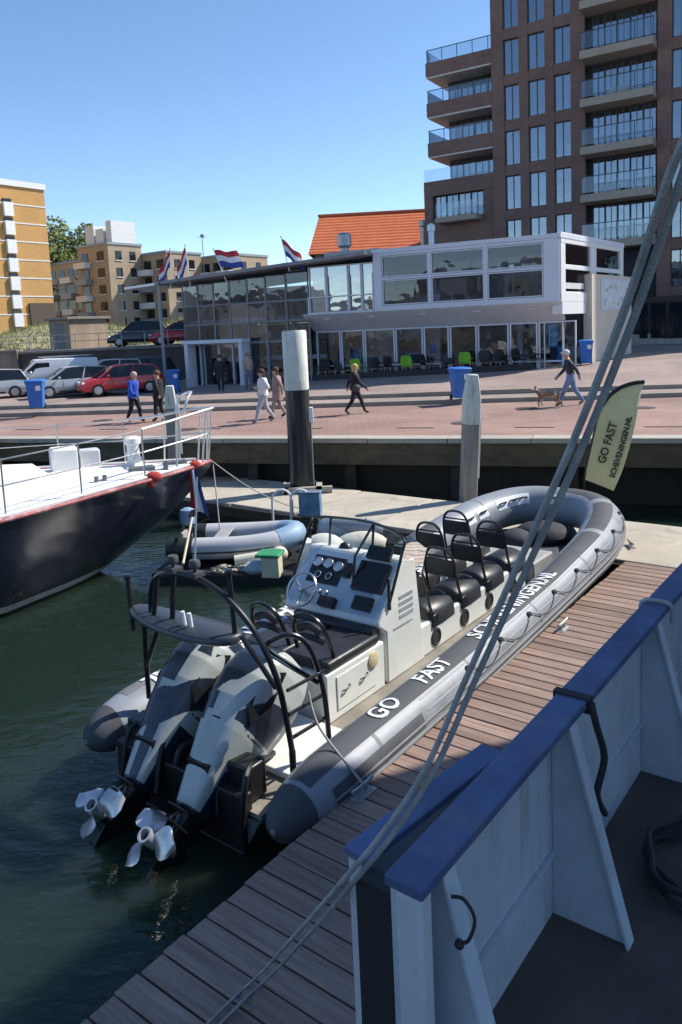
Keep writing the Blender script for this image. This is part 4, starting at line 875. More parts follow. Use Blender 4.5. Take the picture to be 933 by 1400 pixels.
# ------------------------------------------------------------------ feather banner
ff = thing('feather_banner', 'pale yellow feather banner reading GO FAST on a curved black pole', 'banner', (4.85, 15.0, .5), R(-6))
outl = [(-.06, .72), (-.03, .95), (.05, 1.3), (.14, 1.7), (.24, 2.08), (.40, 2.35), (.62, 2.52), (.86, 2.60), (1.08, 2.62)]
right = [(1.06, 2.50), (.98, 2.2), (.88, 1.75), (.76, 1.28), (.64, .86), (.50, .47)]
m = MB(); K = 24; rings = []
lp = smooth_path([(x, 0, z) for x, z in outl], 6); rpth = smooth_path([(x, 0, z) for x, z in reversed(right)], 8)
for i in range(K+1):
    a = lp[int(i/K*(len(lp)-1))]; b = rpth[int(i/K*(len(rpth)-1))]; q = i/K
    rings.append([a.lerp(b, t)+Vector((0, .10*math.sin(q*4+t*3)*t, 0)) for t in [j/8 for j in range(9)]])
m2 = MB(); m2.loft([[p_+Vector((0, -.004, 0)) for p_ in r] for r in rings], closed=False); m2.loft([[p_+Vector((0, .004, 0)) for p_ in r] for r in rings], closed=False)
m2.build('cloth', mat('pale_yellow_cloth', (.64, .61, .33), .8, var=.06, bump=.15, bscale=8), ff, angle=80)
m = MB(); m.tube([(-.08, 0, 0), (-.07, 0, .5)]+lp, .018, 6); m.build('pole', M_BLACKM, ff); m = MB(); m.tube([p_+Vector((0, -.01, 0)) for p_ in lp[26:]], .04, 6); m.build('sleeve', M_BLACK, ff)
MB().box(-.25, .25, -.25, .25, 0, .03).build('foot_plate', M_GALV, ff)
M_INK = mat('dark_ink', (.03, .035, .02), .7)
def ban_text(body, size, q0, t0):
    me = text_mesh(body, size, .006, 0, 'LEFT', 1); me.materials.clear(); me.materials.append(M_INK)
    P0 = Vector((q0, 0, t0)); dx = Vector((.27, 0, 1)).normalized(); dy = Vector((-1, 0, .27)).normalized()
    for v in me.vertices:
        w = P0+dx*v.co.x+dy*v.co.y; q = max(0, min(1, (w.z-.55)/2.05)); tt = max(0, min(1, (w.x-interp([(z, x) for x, z in outl], w.z))/.55)); w.y = .10*math.sin(q*4+tt*3)*tt-.035; v.co = w
    o = bpy.data.objects.new('lettering', me); C.objects.link(o); o.parent = ff
ban_text('GO FAST', .21, .33, 1.02); ban_text('SCHEVENINGEN.NL', .142, .50, .74)
# ------------------------------------------------------------------ people
M_SKIN = mat('skin', (.5, .3, .22), .6, var=.08)
def person(label, loc, face, h, top, legs, hair, shoes=(.03, .03, .03), stride=.28, lean=0., arm=.25, cap=None, long_hair=False, group=None, arms_up=False, coat=None, bag=None):
    o = thing('person', label, 'person', loc, face); k = h/1.72
    cl = [M_SKIN, mat('top_%s' % len(MATS), top, .8, bump=.3, bscale=20), mat('legs_%s' % len(MATS), legs, .8, bump=.3, bscale=20), mat('shoes_%s' % len(MATS), shoes, .6)]
    J = {}; E = []
    def j(n, x, y, z, r): J[n] = (x+lean*max(0, z-.9), y, z, r)
    j('pel', 0, 0, .95, .145); j('wst', 0, 0, 1.10, .13); j('chs', .01, 0, 1.30, .15); j('nkb', .01, 0, 1.43, .085); j('nek', .025, 0, 1.50, .055); j('hed', .04, 0, 1.60, .095); j('top', .03, 0, 1.675, .07)
    for s, n in ((1, 'l'), (-1, 'r')):
        f = stride*s
        j('sh'+n, 0, s*.18, 1.39, .07); j('el'+n, -arm*s*.45-.03, s*.24, 1.12, .048)
        if arms_up: j('wr'+n, .2, s*.12, 1.12, .036); j('ha'+n, .26, s*.08, 1.14, .034)
        else: j('wr'+n, -arm*s+.07, s*.24, .89, .036); j('ha'+n, -arm*s*1.1+.1, s*.235, .80, .034)
        j('th'+n, J['ha'+n][0]+.04-lean*0, s*.21, J['ha'+n][2]+.03, .016)
        j('hp'+n, f*.1, s*.09, .88, .095); kb = .07 if f < 0 else .03
        j('kn'+n, f*.55+kb, s*.095, .50, .068); j('an'+n, f*1.0-(.05 if f < 0 else 0), s*.10, .09+(.05 if f < -.1 else 0), .042); j('to'+n, f*1.0+.15-(.04 if f < 0 else 0), s*.11, .035, .04)
    E = [('pel', 'wst', 1), ('wst', 'chs', 1), ('chs', 'nkb', 1), ('nkb', 'nek', 0), ('nek', 'hed', 0), ('hed', 'top', 0)]
    for n in 'lr': E += [('chs', 'sh'+n, 1), ('sh'+n, 'el'+n, 1), ('el'+n, 'wr'+n, 1), ('wr'+n, 'ha'+n, 0), ('wr'+n, 'th'+n, 0), ('pel', 'hp'+n, 2), ('hp'+n, 'kn'+n, 2), ('kn'+n, 'an'+n, 2), ('an'+n, 'to'+n, 3)]
    names = list(J); me = bpy.data.meshes.new('body'); me.from_pydata([tuple(c*k for c in J[n][:3]) for n in names], [(names.index(a), names.index(b)) for a, b, _ in E], [])
    ob = bpy.data.objects.new('body', me); C.objects.link(ob); md = ob.modifiers.new('skin', 'SKIN'); md.use_smooth_shade = True
    for i, n in enumerate(names): rr_ = J[n][3]*k*1.22; me.skin_vertices[0].data[i].radius = (rr_, rr_*(.85 if n in ('wst', 'chs', 'pel') else 1)); me.skin_vertices[0].data[i].use_root = (n == 'pel')
    sb = ob.modifiers.new('sub', 'SUBSURF'); sb.levels = 1; sb.render_levels = 1
    dg_ = bpy.context.evaluated_depsgraph_get(); dg_.update(); nm = bpy.data.meshes.new_from_object(ob.evaluated_get(dg_), depsgraph=dg_); bpy.data.objects.remove(ob)
    nm.materials.clear()
    for c in cl: nm.materials.append(c)
    segs = [(Vector(J[a][:3])*k, Vector(J[b][:3])*k, m_) for a, b, m_ in E]
    for p_ in nm.polygons:
        best = 9; bi = 1
        for a, b, m_ in segs:
            ab = b-a; t = max(0, min(1, (p_.center-a).dot(ab)/ab.length_squared)); dd = (p_.center-a-ab*t).length
            if dd < best: best = dd; bi = m_
        if bi == 1 and p_.center.z < .97*k: bi = 2
        p_.material_index = bi; p_.use_smooth = True
    b = bpy.data.objects.new('body', nm); C.objects.link(b); b.parent = o
    if coat:
        m = MB(); m.loft([[((lean*max(0, z-.9)+rx*math.cos(t))*k, ry*math.sin(t)*k, (z+.012*math.sin(5*t+z*9))*k) for t in [2*math.pi*q/18 for q in range(18)]] for z, rx, ry in ((1.46, .09, .12), (1.40, .15, .20), (1.28, .17, .215), (1.10, .155, .195), (.96, .165, .21), (coat, .185, .225))], cap=False); m.build('jacket', mat('coat_%s' % len(MATS), top, .9, var=.3, scale=7, bump=.9, bscale=9), o, angle=80)
    if bag: m = MB(); m.ell((-.02*k, -.30*k, .92*k), (.15*k, .07*k, .13*k), 12, 8); m.tube([(-.02*k, -.28*k, 1.0*k), (.0, -.1*k, 1.47*k)], .012*k, 6); m.build('shoulder_bag', mat('bag_%s' % len(MATS), bag, .6), o)
    hx = J['hed'][0]*k; hz = 1.62*k
    m = MB(); m.ell((hx-.02*k, 0, hz+.035*k), (.122*k, .11*k, .105*k), 12, 8)
    if long_hair: m.ell((hx-.055*k, 0, hz-.08*k), (.06*k, .095*k, .14*k), 10, 6)
    m.build('hair' if not cap else 'cap', mat('hair_%s' % len(MATS), cap or hair, .8, var=.3, scale=20, bump=.3), o)
    if cap: MB().obox((hx+.10*k, 0, hz+.03*k), (.1*k, .13*k, .015*k)).build('cap_peak', mat('cap_p%s' % len(MATS), cap, .8), o, bevel=.004)
    m = MB(); m.ell((hx+.098*k, 0, hz-.035*k), (.022*k, .014*k, .024*k), 6, 5); m.build('nose', M_SKIN, o)
    return o
GP = 'people walking on the promenade'
person('walker in blue jacket and dark trousers seen beyond the yacht', (-6.81, 25.3, 1.65), R(-25), 1.64, (.03, .09, .5), (.015, .016, .02), (.5, .35, .3), stride=.2, lean=.1, coat=.84)
person('dark dressed walker beside the blue jacketed one', (-5.95, 25.2, 1.65), R(160), 1.66, (.02, .02, .022), (.02, .02, .022), (.12, .06, .03), stride=.1, coat=.78)
person('woman in white top and light grey trousers left of the black pile', (-2.34, 23.43, 1.65), R(200), 1.64, (.75, .73, .7), (.42, .42, .45), (.06, .03, .02), (.2, .17, .15), stride=.3, long_hair=True, arms_up=True, coat=.9, bag=(.12, .07, .04))
person('walker in dusty pink coat half hidden by the black pile', (-2.0, 24.6, 1.65), R(185), 1.62, (.30, .21, .19), (.33, .27, .25), (.08, .04, .03), stride=.2, long_hair=True, coat=.62)
person('blonde walker in black clothes in mid stride before the glass pavilion', (.5, 24.73, 1.65), R(10), 1.60, (.018, .018, .022), (.016, .016, .02), (.5, .36, .14), stride=.34, arm=.3, long_hair=True, coat=.84, bag=(.05, .04, .04))
person('man in dark shirt, jeans and white cap walking a dog', (7.36, 24.35, 1.65), R(175), 1.76, (.035, .04, .055), (.17, .25, .42), (.3, .25, .2), (.2, .18, .16), stride=.36, lean=.18, arm=.3, cap=(.6, .6, .58))
person('person in dark coat standing at the pavilion entrance', (-5.6, 36.4, G(-5.6, 36.4)), R(-90), 1.7, (.02, .025, .04), (.02, .02, .025), (.05, .03, .02), stride=.04, coat=.66)
person('person in beige top standing near the pavilion\'s glass wall', (-4.2, 35.7, G(-4.2, 35.7)), R(-70), 1.68, (.36, .28, .22), (.12, .14, .2), (.2, .12, .06), stride=.06)
# dog
dgo = thing('dog', 'brown and white dog trotting ahead of the man', 'dog', (6.62, 24.15, 1.65), R(175))
J = [(0, 0, .42, .10), (.25, 0, .43, .115), (-.25, 0, .43, .09), (.38, 0, .52, .07), (.47, 0, .60, .075), (.60, 0, .575, .035), (-.38, 0, .50, .025), (-.48, 0, .60, .015)]
Ed = [(0, 1), (0, 2), (1, 3), (3, 4), (4, 5), (2, 6), (6, 7)]
for s in (1, -1):
    b0 = len(J); J += [(.27+.03*s, s*.07, .32, .05), (.30+.06*s, s*.07, .17, .028), (.27+.07*s, s*.07, .03, .028)]; Ed += [(1, b0), (b0, b0+1), (b0+1, b0+2)]
    b0 = len(J); J += [(-.24, s*.08, .33, .06), (-.20-.05*s, s*.08, .23, .04), (-.32-.06*s, s*.08, .15, .025), (-.28-.07*s, s*.08, .03, .026)]; Ed += [(2, b0), (b0, b0+1), (b0+1, b0+2), (b0+2, b0+3)]
me = bpy.data.meshes.new('body'); me.from_pydata([q[:3] for q in J], Ed, []); ob = bpy.data.objects.new('body', me); C.objects.link(ob); ob.parent = dgo; ob.modifiers.new('skin', 'SKIN')
for i, q in enumerate(J): me.skin_vertices[0].data[i].radius = (q[3], q[3]*.85); me.skin_vertices[0].data[i].use_root = (i == 0)
ob.modifiers.new('sub', 'SUBSURF').render_levels = 2
def dog_mat():
    m, N, L, b = new_mat('dog_fur'); tc = N.new('ShaderNodeTexCoord'); n = N.new('ShaderNodeTexNoise'); n.inputs['Scale'].default_value = 4; L.new(tc.outputs['Object'], n.inputs['Vector'])
    r = N.new('ShaderNodeValToRGB'); r.color_ramp.elements[0].position = .5; r.color_ramp.elements[1].position = .55; r.color_ramp.elements[0].color = (.28, .15, .08, 1); r.color_ramp.elements[1].color = (.6, .55, .48, 1)
    L.new(n.outputs[0], r.inputs[0]); L.new(r.outputs[0], b.inputs['Base Color']); b.inputs['Roughness'].default_value = .9; return m
me.materials.append(dog_mat())
for s in (1, -1): MB().ell((.44, s*.06, .64), (.03, .015, .05), 8, 6).build('ear', mat('ear_brown', (.2, .1, .05), .9), dgo)
MB().tube(smooth_path([(6.98, 24.2, 2.3), (6.6, 24.2, 2.22), (6.28, 24.18, 2.14)], 4), .006, 5)

# ------------------------------------------------------------------ wheelie bins
def bin_(label, x, y, z, rz, col=(.03, .16, .5)):
    o = thing('wheelie_bin', label, 'bin', (x, y, z), rz, 'blue wheelie bins on the promenade'); mb = mat('bin_blue', col, .5, var=.12, scale=2)
    m = MB(); m.loft([[(-w/2, -dd/2, zz), (w/2, -dd/2, zz), (w/2, dd/2, zz), (-w/2, dd/2, zz)] for w, dd, zz in ((.46, .48, .08), (.58, .66, .98), (.62, .72, .98), (.62, .72, 1.03))]); m.build('body', mb, o, bevel=.02)
    m = MB(); m.loft([[(-w/2, -dd/2-.01, zz), (w/2, -dd/2-.01, zz), (w/2, dd/2+.03, zz), (-w/2, dd/2+.03, zz)] for w, dd, zz in ((.66, .74, 1.035), (.64, .72, 1.09), (.5, .6, 1.12))]); m.build('lid', mb, o, bevel=.02)
    m = MB(); m.tube([(-.25, .40, 1.02), (.25, .40, 1.02)], .018, 6); m.build('handle', mb, o)
    for s in (-1, 1): m = MB(); m.cyl((s*.27, .27, .1), (s*.21, .27, .1), .1, n=14); m.build('wheel', M_RUBBER, o)
    MB().box(.05, .22, -.345, -.335, .72, .9).build('sticker', M_WHITE, o); return o
bin_('blue wheelie bin between the parked cars and the yacht\'s rail', -11.3, 28.6, 1.93, .2)
bin_('blue wheelie bin beside the pavilion\'s left corner', -8.3, 38.6, G(-8.3, 38.6), .1)
bin_('blue wheelie bin behind the white topped pile right of centre', 4.15, 26.4, 1.80, .15)
bin_('blue wheelie bin by the pavilion\'s right end wall', 11.15, 34.6, G(11, 34.6), -.3)
sp = thing('blue_buoy', 'pale blue ball shaped marker near the tower at far right', 'buoy', (23.9, 54.5, G(24, 54))); m = MB(); m.ell((0, 0, .42), (.45, .45, .42), 16, 10); m.build('ball', mat('sky_blue_plastic', (.08, .36, .62), .45), sp); m = MB(); m.lathe([(.25, 0), (.2, .06)], n=12); m.build('base', M_RUBBER, sp)

# ------------------------------------------------------------------ parked vehicles
M_CG = mat('car_glass', (.015, .018, .022), .06, var=.1); M_TYRE = mat('tyre', (.018, .018, .018), .8); M_RIM = mat('rim', (.45, .45, .46), .35, .8); M_LAMP = mat('head_lamp', (.75, .77, .8), .1); M_TAIL = mat('tail_lamp', (.35, .01, .01), .2)
def car(name, label, loc, rz, col, kind='hatch', cat='car', group='parked cars on the quay'):
    o = thing(name, label, cat, loc, rz, group); pm = mat('paint_'+'_'.join('%.2f' % c for c in col), col, .28, var=.04, coat=.6)
    if kind == 'van': L, W, prof, gh = 4.9, 1.9, [(-2.45, .35, .95), (-2.42, .3, 1.85), (-.0, .3, 1.92), (.75, .3, 1.90), (1.35, .3, 1.30), (1.75, .3, 1.10), (2.3, .3, .95), (2.45, .38, .72)], None
    else: L, W, prof, gh = 4.1, 1.74, [(-2.05, .42, .78), (-2.0, .28, .98), (-1.2, .25, .96), (.9, .25, .93), (1.55, .25, .86), (1.95, .28, .70), (2.07, .38, .58)], [(-1.92, -1.55), (-.5, -.2), (.35, .1), (1.15, .35)]
    m = MB(); rings = []
    for x, zl, zt in prof:
        w = W/2*(1 if abs(x) < L*.4 else .93)
        tw = .9 if kind == 'van' else .94
        rings.append([(x, -w*.9, zl), (x, -w, zl+.12), (x, -w, lerp(zl, zt, .55)), (x, -w*tw, zt-.03), (x, -w*tw*.9, zt), (x, w*tw*.9, zt), (x, w*tw, zt-.03), (x, w, lerp(zl, zt, .55)), (x, w, zl+.12), (x, w*.9, zl)])
    m.loft(rings); body = m.build('body', pm, o, bevel=.02, angle=45)
    if kind == 'van':
        for s in (-1, 1):
            y = s*(W/2*.965); m = MB(); m.add([(.05, y, 1.2), (1.05, y*1.005, 1.2), (1.2, y*.99, 1.33), (.72, y*.955, 1.72), (.05, y*.95, 1.72)], [(0, 1, 2, 3, 4)]); m.add([(.05, y*1.02, 1.2), (1.05, y*1.02, 1.2), (1.2, y*1.015, 1.33), (.72, y*.975, 1.72), (.05, y*.97, 1.72)], [(0, 1, 2, 3, 4)]); m.build('side_window', M_CG, body)
        m = MB(); m.add([(.80, -.74, 1.87), (.80, .74, 1.87), (1.36, .80, 1.335), (1.36, -.80, 1.335)], [(0, 1, 2, 3)]); m.build('windscreen', M_CG, body); 
        m = MB()
        for x in (-1.9, -.8, .3): m.tube([(x, -.8, 1.98), (x, .8, 1.98)], .02, 6)
        m.tube([(-2.2, -.75, 2.0), (.5, -.75, 2.0)], .02, 6); m.tube([(-2.2, .75, 2.0), (.5, .75, 2.0)], .02, 6); m.build('roof_rack', M_GALV, body)
    else:
        H = 1.48 if kind == 'hatch' else 1.66; b0, b1 = .93, H; x0, x1 = (-1.95, 1.2)
        m = MB(); R0 = [(-1.92, -.80, b0), (-.4, -.82, b0), (.5, -.82, b0), (1.22, -.76, b0-.03), (1.22, .76, b0-.03), (.5, .82, b0), (-.4, .82, b0), (-1.92, .80, b0)]
        R1 = [(-1.62, -.58, b1-.06), (-.6, -.62, b1), (.05, -.62, b1), (.38, -.58, b1-.05), (.38, .58, b1-.05), (.05, .62, b1), (-.6, .62, b1), (-1.62, .58, b1-.06)]
        m.loft([R0, R1]); m.build('windows', M_CG, body, angle=20)
        m = MB(); m.loft([[tuple(Vector(q)*1.0+Vector((0, 0, dz))) for q in R1] for dz in (-.01, .03)]); m.build('roof', pm, body, bevel=.01)
        for s in (-1, 1):
            for a in (0, 1, 3):
                i = a if s < 0 else 7-a; p0 = Vector(R0[i]); p1 = Vector(R1[i]); m = MB(); m.tube([p0*1.002, p1*1.002], .035, 6); m.build('pillar', pm, body)
    fx = L/2-.02
    for s in (-1, 1):
        m = MB(); m.ell((fx-.10, s*W*.36, .68 if kind != 'van' else .85), (.10, .16, .085), 10, 6); m.build('headlight', M_LAMP, body)
        m = MB(); m.ell((-fx+.03, s*W*.40, .82), (.05, .1, .14), 8, 6); m.build('tail_light', M_TAIL, body); m = MB(); m.ell((.75 if kind != 'van' else 1.0, s*(W/2+.08), 1.0 if kind != 'van' else 1.25), (.07, .1, .07), 8, 6); m.build('mirror', pm, body)
    for s in (-1, 1):
        yy = s*(W/2+.001)
        for x in ((-.35, .55) if kind != 'van' else (-.9, .0, 1.05)): MB().box(x, x+.018, yy-.006, yy+.004, .42, .86 if kind != 'van' else 1.1).build('door_seam', M_BLACK, body, smooth=False)
        MB().box(-L*.2, L*.2, yy-.03, yy+.006, .26, .36).build('sill_trim', M_BLACK, body, smooth=False)
        MB().box(-.28, -.12, yy-.01, yy+.03, .78, .81).build('door_handle', M_BLACK, body, smooth=False)
    for q in (-1, 1): MB().box(q*fx-.06, q*fx+.06, -W*.44, W*.44, .27, .36).build('bumper', M_BLACK, body, bevel=.02)
    m = MB(); m.box(fx-.06, fx+.03, -.5, .5, .42, .58); m.build('grille', M_BLACK, body, bevel=.01)
    m = MB(); m.box(fx+.0, fx+.045, -.26, .26, .34, .44); m.build('number_plate', mat('plate_yellow', (.65, .5, .05), .5), body)
    for x in (-L*.31, L*.31):
        for s in (-1, 1):
            m = MB(); m.lathe([(.2, s*(W/2-.2)), (.32, s*(W/2-.19)), (.33, s*(W/2-.05)), (.30, s*(W/2+.012)), (.21, s*(W/2+.012))], (x, 0, .33), 20, ax='y'); wh = m.build('wheel', M_TYRE, o)
            m = MB(); m.lathe([(.21, s*(W/2-.1)), (.20, s*(W/2+.016)), (.05, s*(W/2+.02))], (x, 0, .33), 14, ax='y'); m.build('rim', M_RIM, wh)
    return o
def cz(x, y): return G(x, y)+.004
car('parked_car', 'bright red hatchback parked nearest the pavilion', (-11.1, 39.0, cz(-11, 39.0)), R(208), (.52, .02, .025))
car('parked_van', 'white panel van with roof rack in the parked row', (-15.6, 41.6, cz(-15.6, 41.6)), R(205), (.72, .72, .72), 'van', 'van')
car('parked_car', 'silver hatchback in front of the white van', (-13.7, 39.4, cz(-13.7, 39.4)), R(210), (.42, .44, .46))
car('parked_car', 'pale silver car at the left end of the parked row', (-18.3, 40.0, cz(-18.3, 40.0)), R(205), (.5, .52, .54))
car('parked_car', 'white estate car between the silver hatchback and the red one', (-12.9, 43.0, cz(-12.9, 43.0)), R(208), (.65, .66, .66), 'suv')
car('parked_car', 'dark blue car behind the red hatchback', (-11.3, 44.2, cz(-11.3, 44.2)), R(205), (.02, .04, .12), 'suv')

# ------------------------------------------------------------------ raised street behind the cars
M_RW = brick_mat('retaining_wall_brick', (.10, .075, .062), (.075, .06, .052), (.10, .085, .07), 1., .5, .2, .9, .015)
struct(MB().box(-260, -9.2, 50.6, 400, 1., 3.86).build('upper_street', mat('asphalt', (.06, .06, .06), .9, var=.2, scale=.5)))
rw = thing('retaining_wall', 'dark brick retaining wall behind the parked cars', 'wall', (0, 0, 0)); MB().box(-20.6, -9.0, 50.0, 50.58, 1.2, 3.72).build('brickwork', M_RW, rw, smooth=False)
ck = MB().box(-.96, .96, -.06, .7, 0, .14).mesh('coping', mat('wall_coping', (.26, .23, .19), .85))
for i in range(6): inst('coping', ck, rw, (-19.6+i*1.95, 49.96, 3.722))
rw = thing('stone_wall', 'paler stone faced end of the retaining wall at far left', 'wall', (0, 0, 0)); MB().box(-45, -20.62, 49.7, 50.58, 1.2, 3.9).build('stonework', brick_mat('pale_stone', (.25, .2, .16), (.2, .165, .135), (.16, .13, .11), 1., .7, .3, .9, .015), rw, smooth=False)
MB().box(-45, -20.6, 49.6, 50.6, 3.902, 4.02).build('coping', MATS['wall_coping'], rw)
rl = thing('street_railing', 'thin steel railing along the top of the retaining wall', 'railing', (0, 50.3, 3.86))
for zz in (.55, .98): MB().tube([(-45, 0, zz), (-9.3, 0, zz)], .022, 6).build('rail', M_GALV, rl)
pm_ = MB().cyl((0, 0, 0), (0, 0, 1.0), .028, n=6).mesh('post', M_GALV)
for i in range(24): inst('post', pm_, rl, (-44+i*1.5, 0, 0))
car('parked_car', 'black car on the raised street left of the flags', (-13.6, 53.4, 3.87), R(185), (.015, .016, .018), 'suv', group='cars on the raised street')
car('parked_car', 'dark grey car half hidden on the raised street beside the pavilion', (-10.9, 56.0, 3.87), R(183), (.03, .032, .035), 'suv', group='cars on the raised street')
car('parked_car', 'red car on the raised street just left of the pavilion', (-10.6, 52.4, 3.87), R(190), (.5, .02, .03), group='cars on the raised street')
ht = thing('brick_hut', 'small brick hut with flat roof among the dune grass', 'hut', (-19.3, 58, 3.86), R(52))
MB().box(-1.6, 1.6, -1.3, 1.3, 0, 2.1).build('wall', brick_mat('hut_brick', (.42, .3, .2), (.36, .26, .18), (.3, .25, .2), 1., .5, .2), ht, smooth=False); MB().box(-1.85, 1.85, -1.5, 1.5, 2.105, 2.3).build('roof', MATS['wall_coping'], ht, bevel=.02); MB().box(-1.62, -1.601, -.5, .5, .05, 1.9).build('door', mat('hut_door', (.16, .16, .16), .6), ht)
# dune with grass
dm = MB(); nx, ny = 40, 10
def dz(x, y): return 3.9+1.9*sst((y-62)/28)+.5*math.sin(x*.35)+.4*math.sin(x*.13+y*.2)
for j in range(ny+1):
    for i in range(nx+1): x = -75+75*i/nx*.92; y = 60+45*j/ny; dm.v.append((x, y, dz(x, y) if j else 3.8))
for j in range(ny):
    for i in range(nx): q = j*(nx+1)+i; dm.f.append((q, q+1, q+nx+2, q+nx+1)); dm.m.append(0)
struct(dm.build('dune', mat('dune_sand', (.28, .25, .13), .95, var=.35, scale=.4)))
gb = MB()
for i in range(16000):
    x = random.uniform(-60, -8); y = random.uniform(60, 92); z = dz(x, y)-.05; h = random.uniform(.18, .5); a = random.uniform(0, 6.28); dx, dy = math.cos(a)*.05, math.sin(a)*.05; lx, ly = random.uniform(-.22, .22), random.uniform(-.22, .22)
    gb.v += [(x-dx, y-dy, z), (x+dx, y+dy, z), (x+lx, y+ly, z+h)]; k = len(gb.v); gb.f.append((k-3, k-2, k-1)); gb.m.append(random.randint(0, 1))
tag(gb.build('dune_grass', [mat('grass_a', (.16, .18, .06), .8), mat('grass_b', (.26, .24, .10), .8)], smooth=False), 'dry green and yellow dune grass on the bank', 'grass', kind='stuff')
# ------------------------------------------------------------------ glass pavilion
PA = math.atan2(-.43, .9); PO = Vector((-8.3, 42., 0)); PC, PS = math.cos(PA), math.sin(PA)
def pw(x, y, z): return Vector((PO.x+x*PC-y*PS, PO.y+x*PS+y*PC, z))
pav = thing('glass_pavilion', 'two storey glass pavilion with pale grey frames and flat roof on the quay', 'building', PO, PA)
M_FR = mat('pale_grey_frame', (.64, .67, .72), .45, var=.06, scale=.6); M_FRD = mat('mid_grey_frame', (.27, .29, .31), .5, var=.1); M_ROOFE = mat('roof_edge', (.24, .24, .25), .7, var=.2)
M_INT = mat('interior_wall', (.3, .30, .31), .8, var=.7, scale=1.2); M_INTD = mat('interior_dark', (.07, .06, .055), .8, var=.5, scale=2)
M_SOFF = mat('soffit', (.60, .63, .67), .7, var=.08)
SX, SY = .21, .976         # direction of the right hand side wall
# floors, interior
MB().prism([(0, 1.15), (19.9, 1.15), (19.9+8.9*SX, 8.9*SY), (0, 9)], 1.2, 1.72, 'z').build('ground_floor', mat('terrace_floor', (.3, .27, .24), .8), pav, smooth=False)
MB().prism([(.2, .25), (19.6, .25), (19.6+8.4*SX, 8.4*SY), (.2, 9)], 5.02, 5.2, 'z').build('upper_floor', M_FRD, pav, smooth=False)
for k in range(11):     # the back is glazed too, with solid service cores
    x = .2+k*1.95; MB().box(x, x+.12, 7.6, 7.75, 1.7, 7.1+.09*min(x, 9)).build('back_mullion', M_FRD, pav, smooth=False)
for zz in (1.72, 4.9, 6.9): MB().box(.2, 19.9, 7.62, 7.73, zz, zz+.25).build('back_rail', M_FRD, pav, smooth=False)
for a, b, z0, z1 in ((4.3, 7.8, 1.73, 5.0), (12.2, 15.8, 1.73, 5.0), (9.2, 11.6, 5.21, 7.6), (17.0, 19.6, 5.21, 7.6), (.25, 7.6, 5.21, 6.95), (.3, 4.2, 1.73, 4.88)): MB().box(a, b, 6.9, 7.55, z0, z1).build('service_core', M_INT, pav, smooth=False)
MB().box(.02, .1, .2, 7.6, 1.6, 7.1).build('side_wall', M_FRD, pav, smooth=False)
cab = MB().box(-.6, .6, 0, .5, 0, 1.)
for k, x in enumerate((2.2, 5.0, 8.3, 10.4, 13.0, 15.6, 18.2)):
    m = MB(); hh = random.uniform(1.0, 2.1); m.box(x-.7, x+.7, 5.2+random.random()*1.5, 5.9+random.random()*1.5, 1.73, 1.73+hh); m.build('counter', [M_INTD, mat('warm_wood', (.3, .18, .09), .6), mat('pale_panel', (.5, .48, .45), .6)][k % 3], pav, smooth=False)
for k in range(9):
    x = 1.2+k*2.1; m = MB(); m.lathe([(.02, .5), (.16, .1), (.17, 0)], (x, 3.2, 3.6), 12); m.build('pendant_lamp', mat('lamp_shade_white', (.7, .66, .55), .6), pav)
for k in range(5): m = MB(); m.box(1.0+k*4.1, 1.22+k*4.1, 2.9, 3.12, 1.73, 5.0); m.build('column', M_FR, pav, smooth=False)
PAL = [M_WHITE, M_FRD, M_INTD, MATS['warm_wood'], mat('leafy_green', (.08, .16, .05), .8), MATS['pale_panel'], mat('dull_red', (.3, .06, .05), .7), mat('steel_blue', (.12, .2, .3), .6), M_INTD]
for k in range(64):     # tables, screens, plants and shelves seen through the glass
    up = k % 2; x = random.uniform(.4, 18.5); y = random.uniform(1.6, 6.8); z = (5.21 if up else 1.73)+random.choice((0, 0, .6)); w_ = random.uniform(.1, .6); h_ = random.uniform(.3, 1.5)
    m = MB(); m.box(x-w_, x+w_, y-.3, y+.3, z, z+h_); m.build('furnishing', PAL[k % 9], pav, smooth=False, bevel=.02)
for zz in (2.9, 4.9): m = MB(); m.box(.3, 7.4, 2.4, 2.6, zz, zz+.22); m.build('gallery_edge', M_WHITE, pav, smooth=False)
m = MB()
for k in range(12): m.box(2.0+k*.32, 2.32+k*.32, 3.0, 4.2, 1.75+k*.26, 1.83+k*.26)
m.build('stair', M_FR, pav, smooth=False)
for k in range(8): m = MB(); m.box(.6+k*.95, .64+k*.95, 2.42, 2.46, 5.12, 6.0); m.build('baluster', M_WHITE, pav, smooth=False)
m = MB(); m.box(.4, 7.4, 2.42, 2.46, 6.0, 6.06); m.build('handrail', M_WHITE, pav, smooth=False)
# roofs
MB().prism([(11.25, -.12), (19.98, -.12), (19.98+8.5*SX, 8.4*SY), (11.25, 8.4)], 7.86, 8.05, 'z').build('box_roof', M_FR, pav, smooth=False)
m = MB(); m.add([(x, y, z+dz_) for dz_ in (.06, .22) for x, y, z in ((-1.0, -.9, 7.12), (11.24, -.9, 7.72), (11.24, 8.3, 7.72), (-1.0, 8.3, 7.12))], [(0, 1, 2, 3), (4, 5, 6, 7), (0, 1, 5, 4), (1, 2, 6, 5), (2, 3, 7, 6), (3, 0, 4, 7)]); m.build('low_roof', M_ROOFE, pav, smooth=False)
m = MB(); m.add([(x, y, z+dz_) for dz_ in (0, .13) for x, y, z in ((-4.4, .6, 7.18), (-1.02, -.9, 7.16), (-1.02, 3., 7.16), (-4.4, 1.4, 7.18))], [(0, 1, 2, 3), (4, 5, 6, 7), (0, 1, 5, 4), (1, 2, 6, 5), (2, 3, 7, 6), (3, 0, 4, 7)]); m.build('roof_point', M_WHITE_METAL, pav, smooth=False)
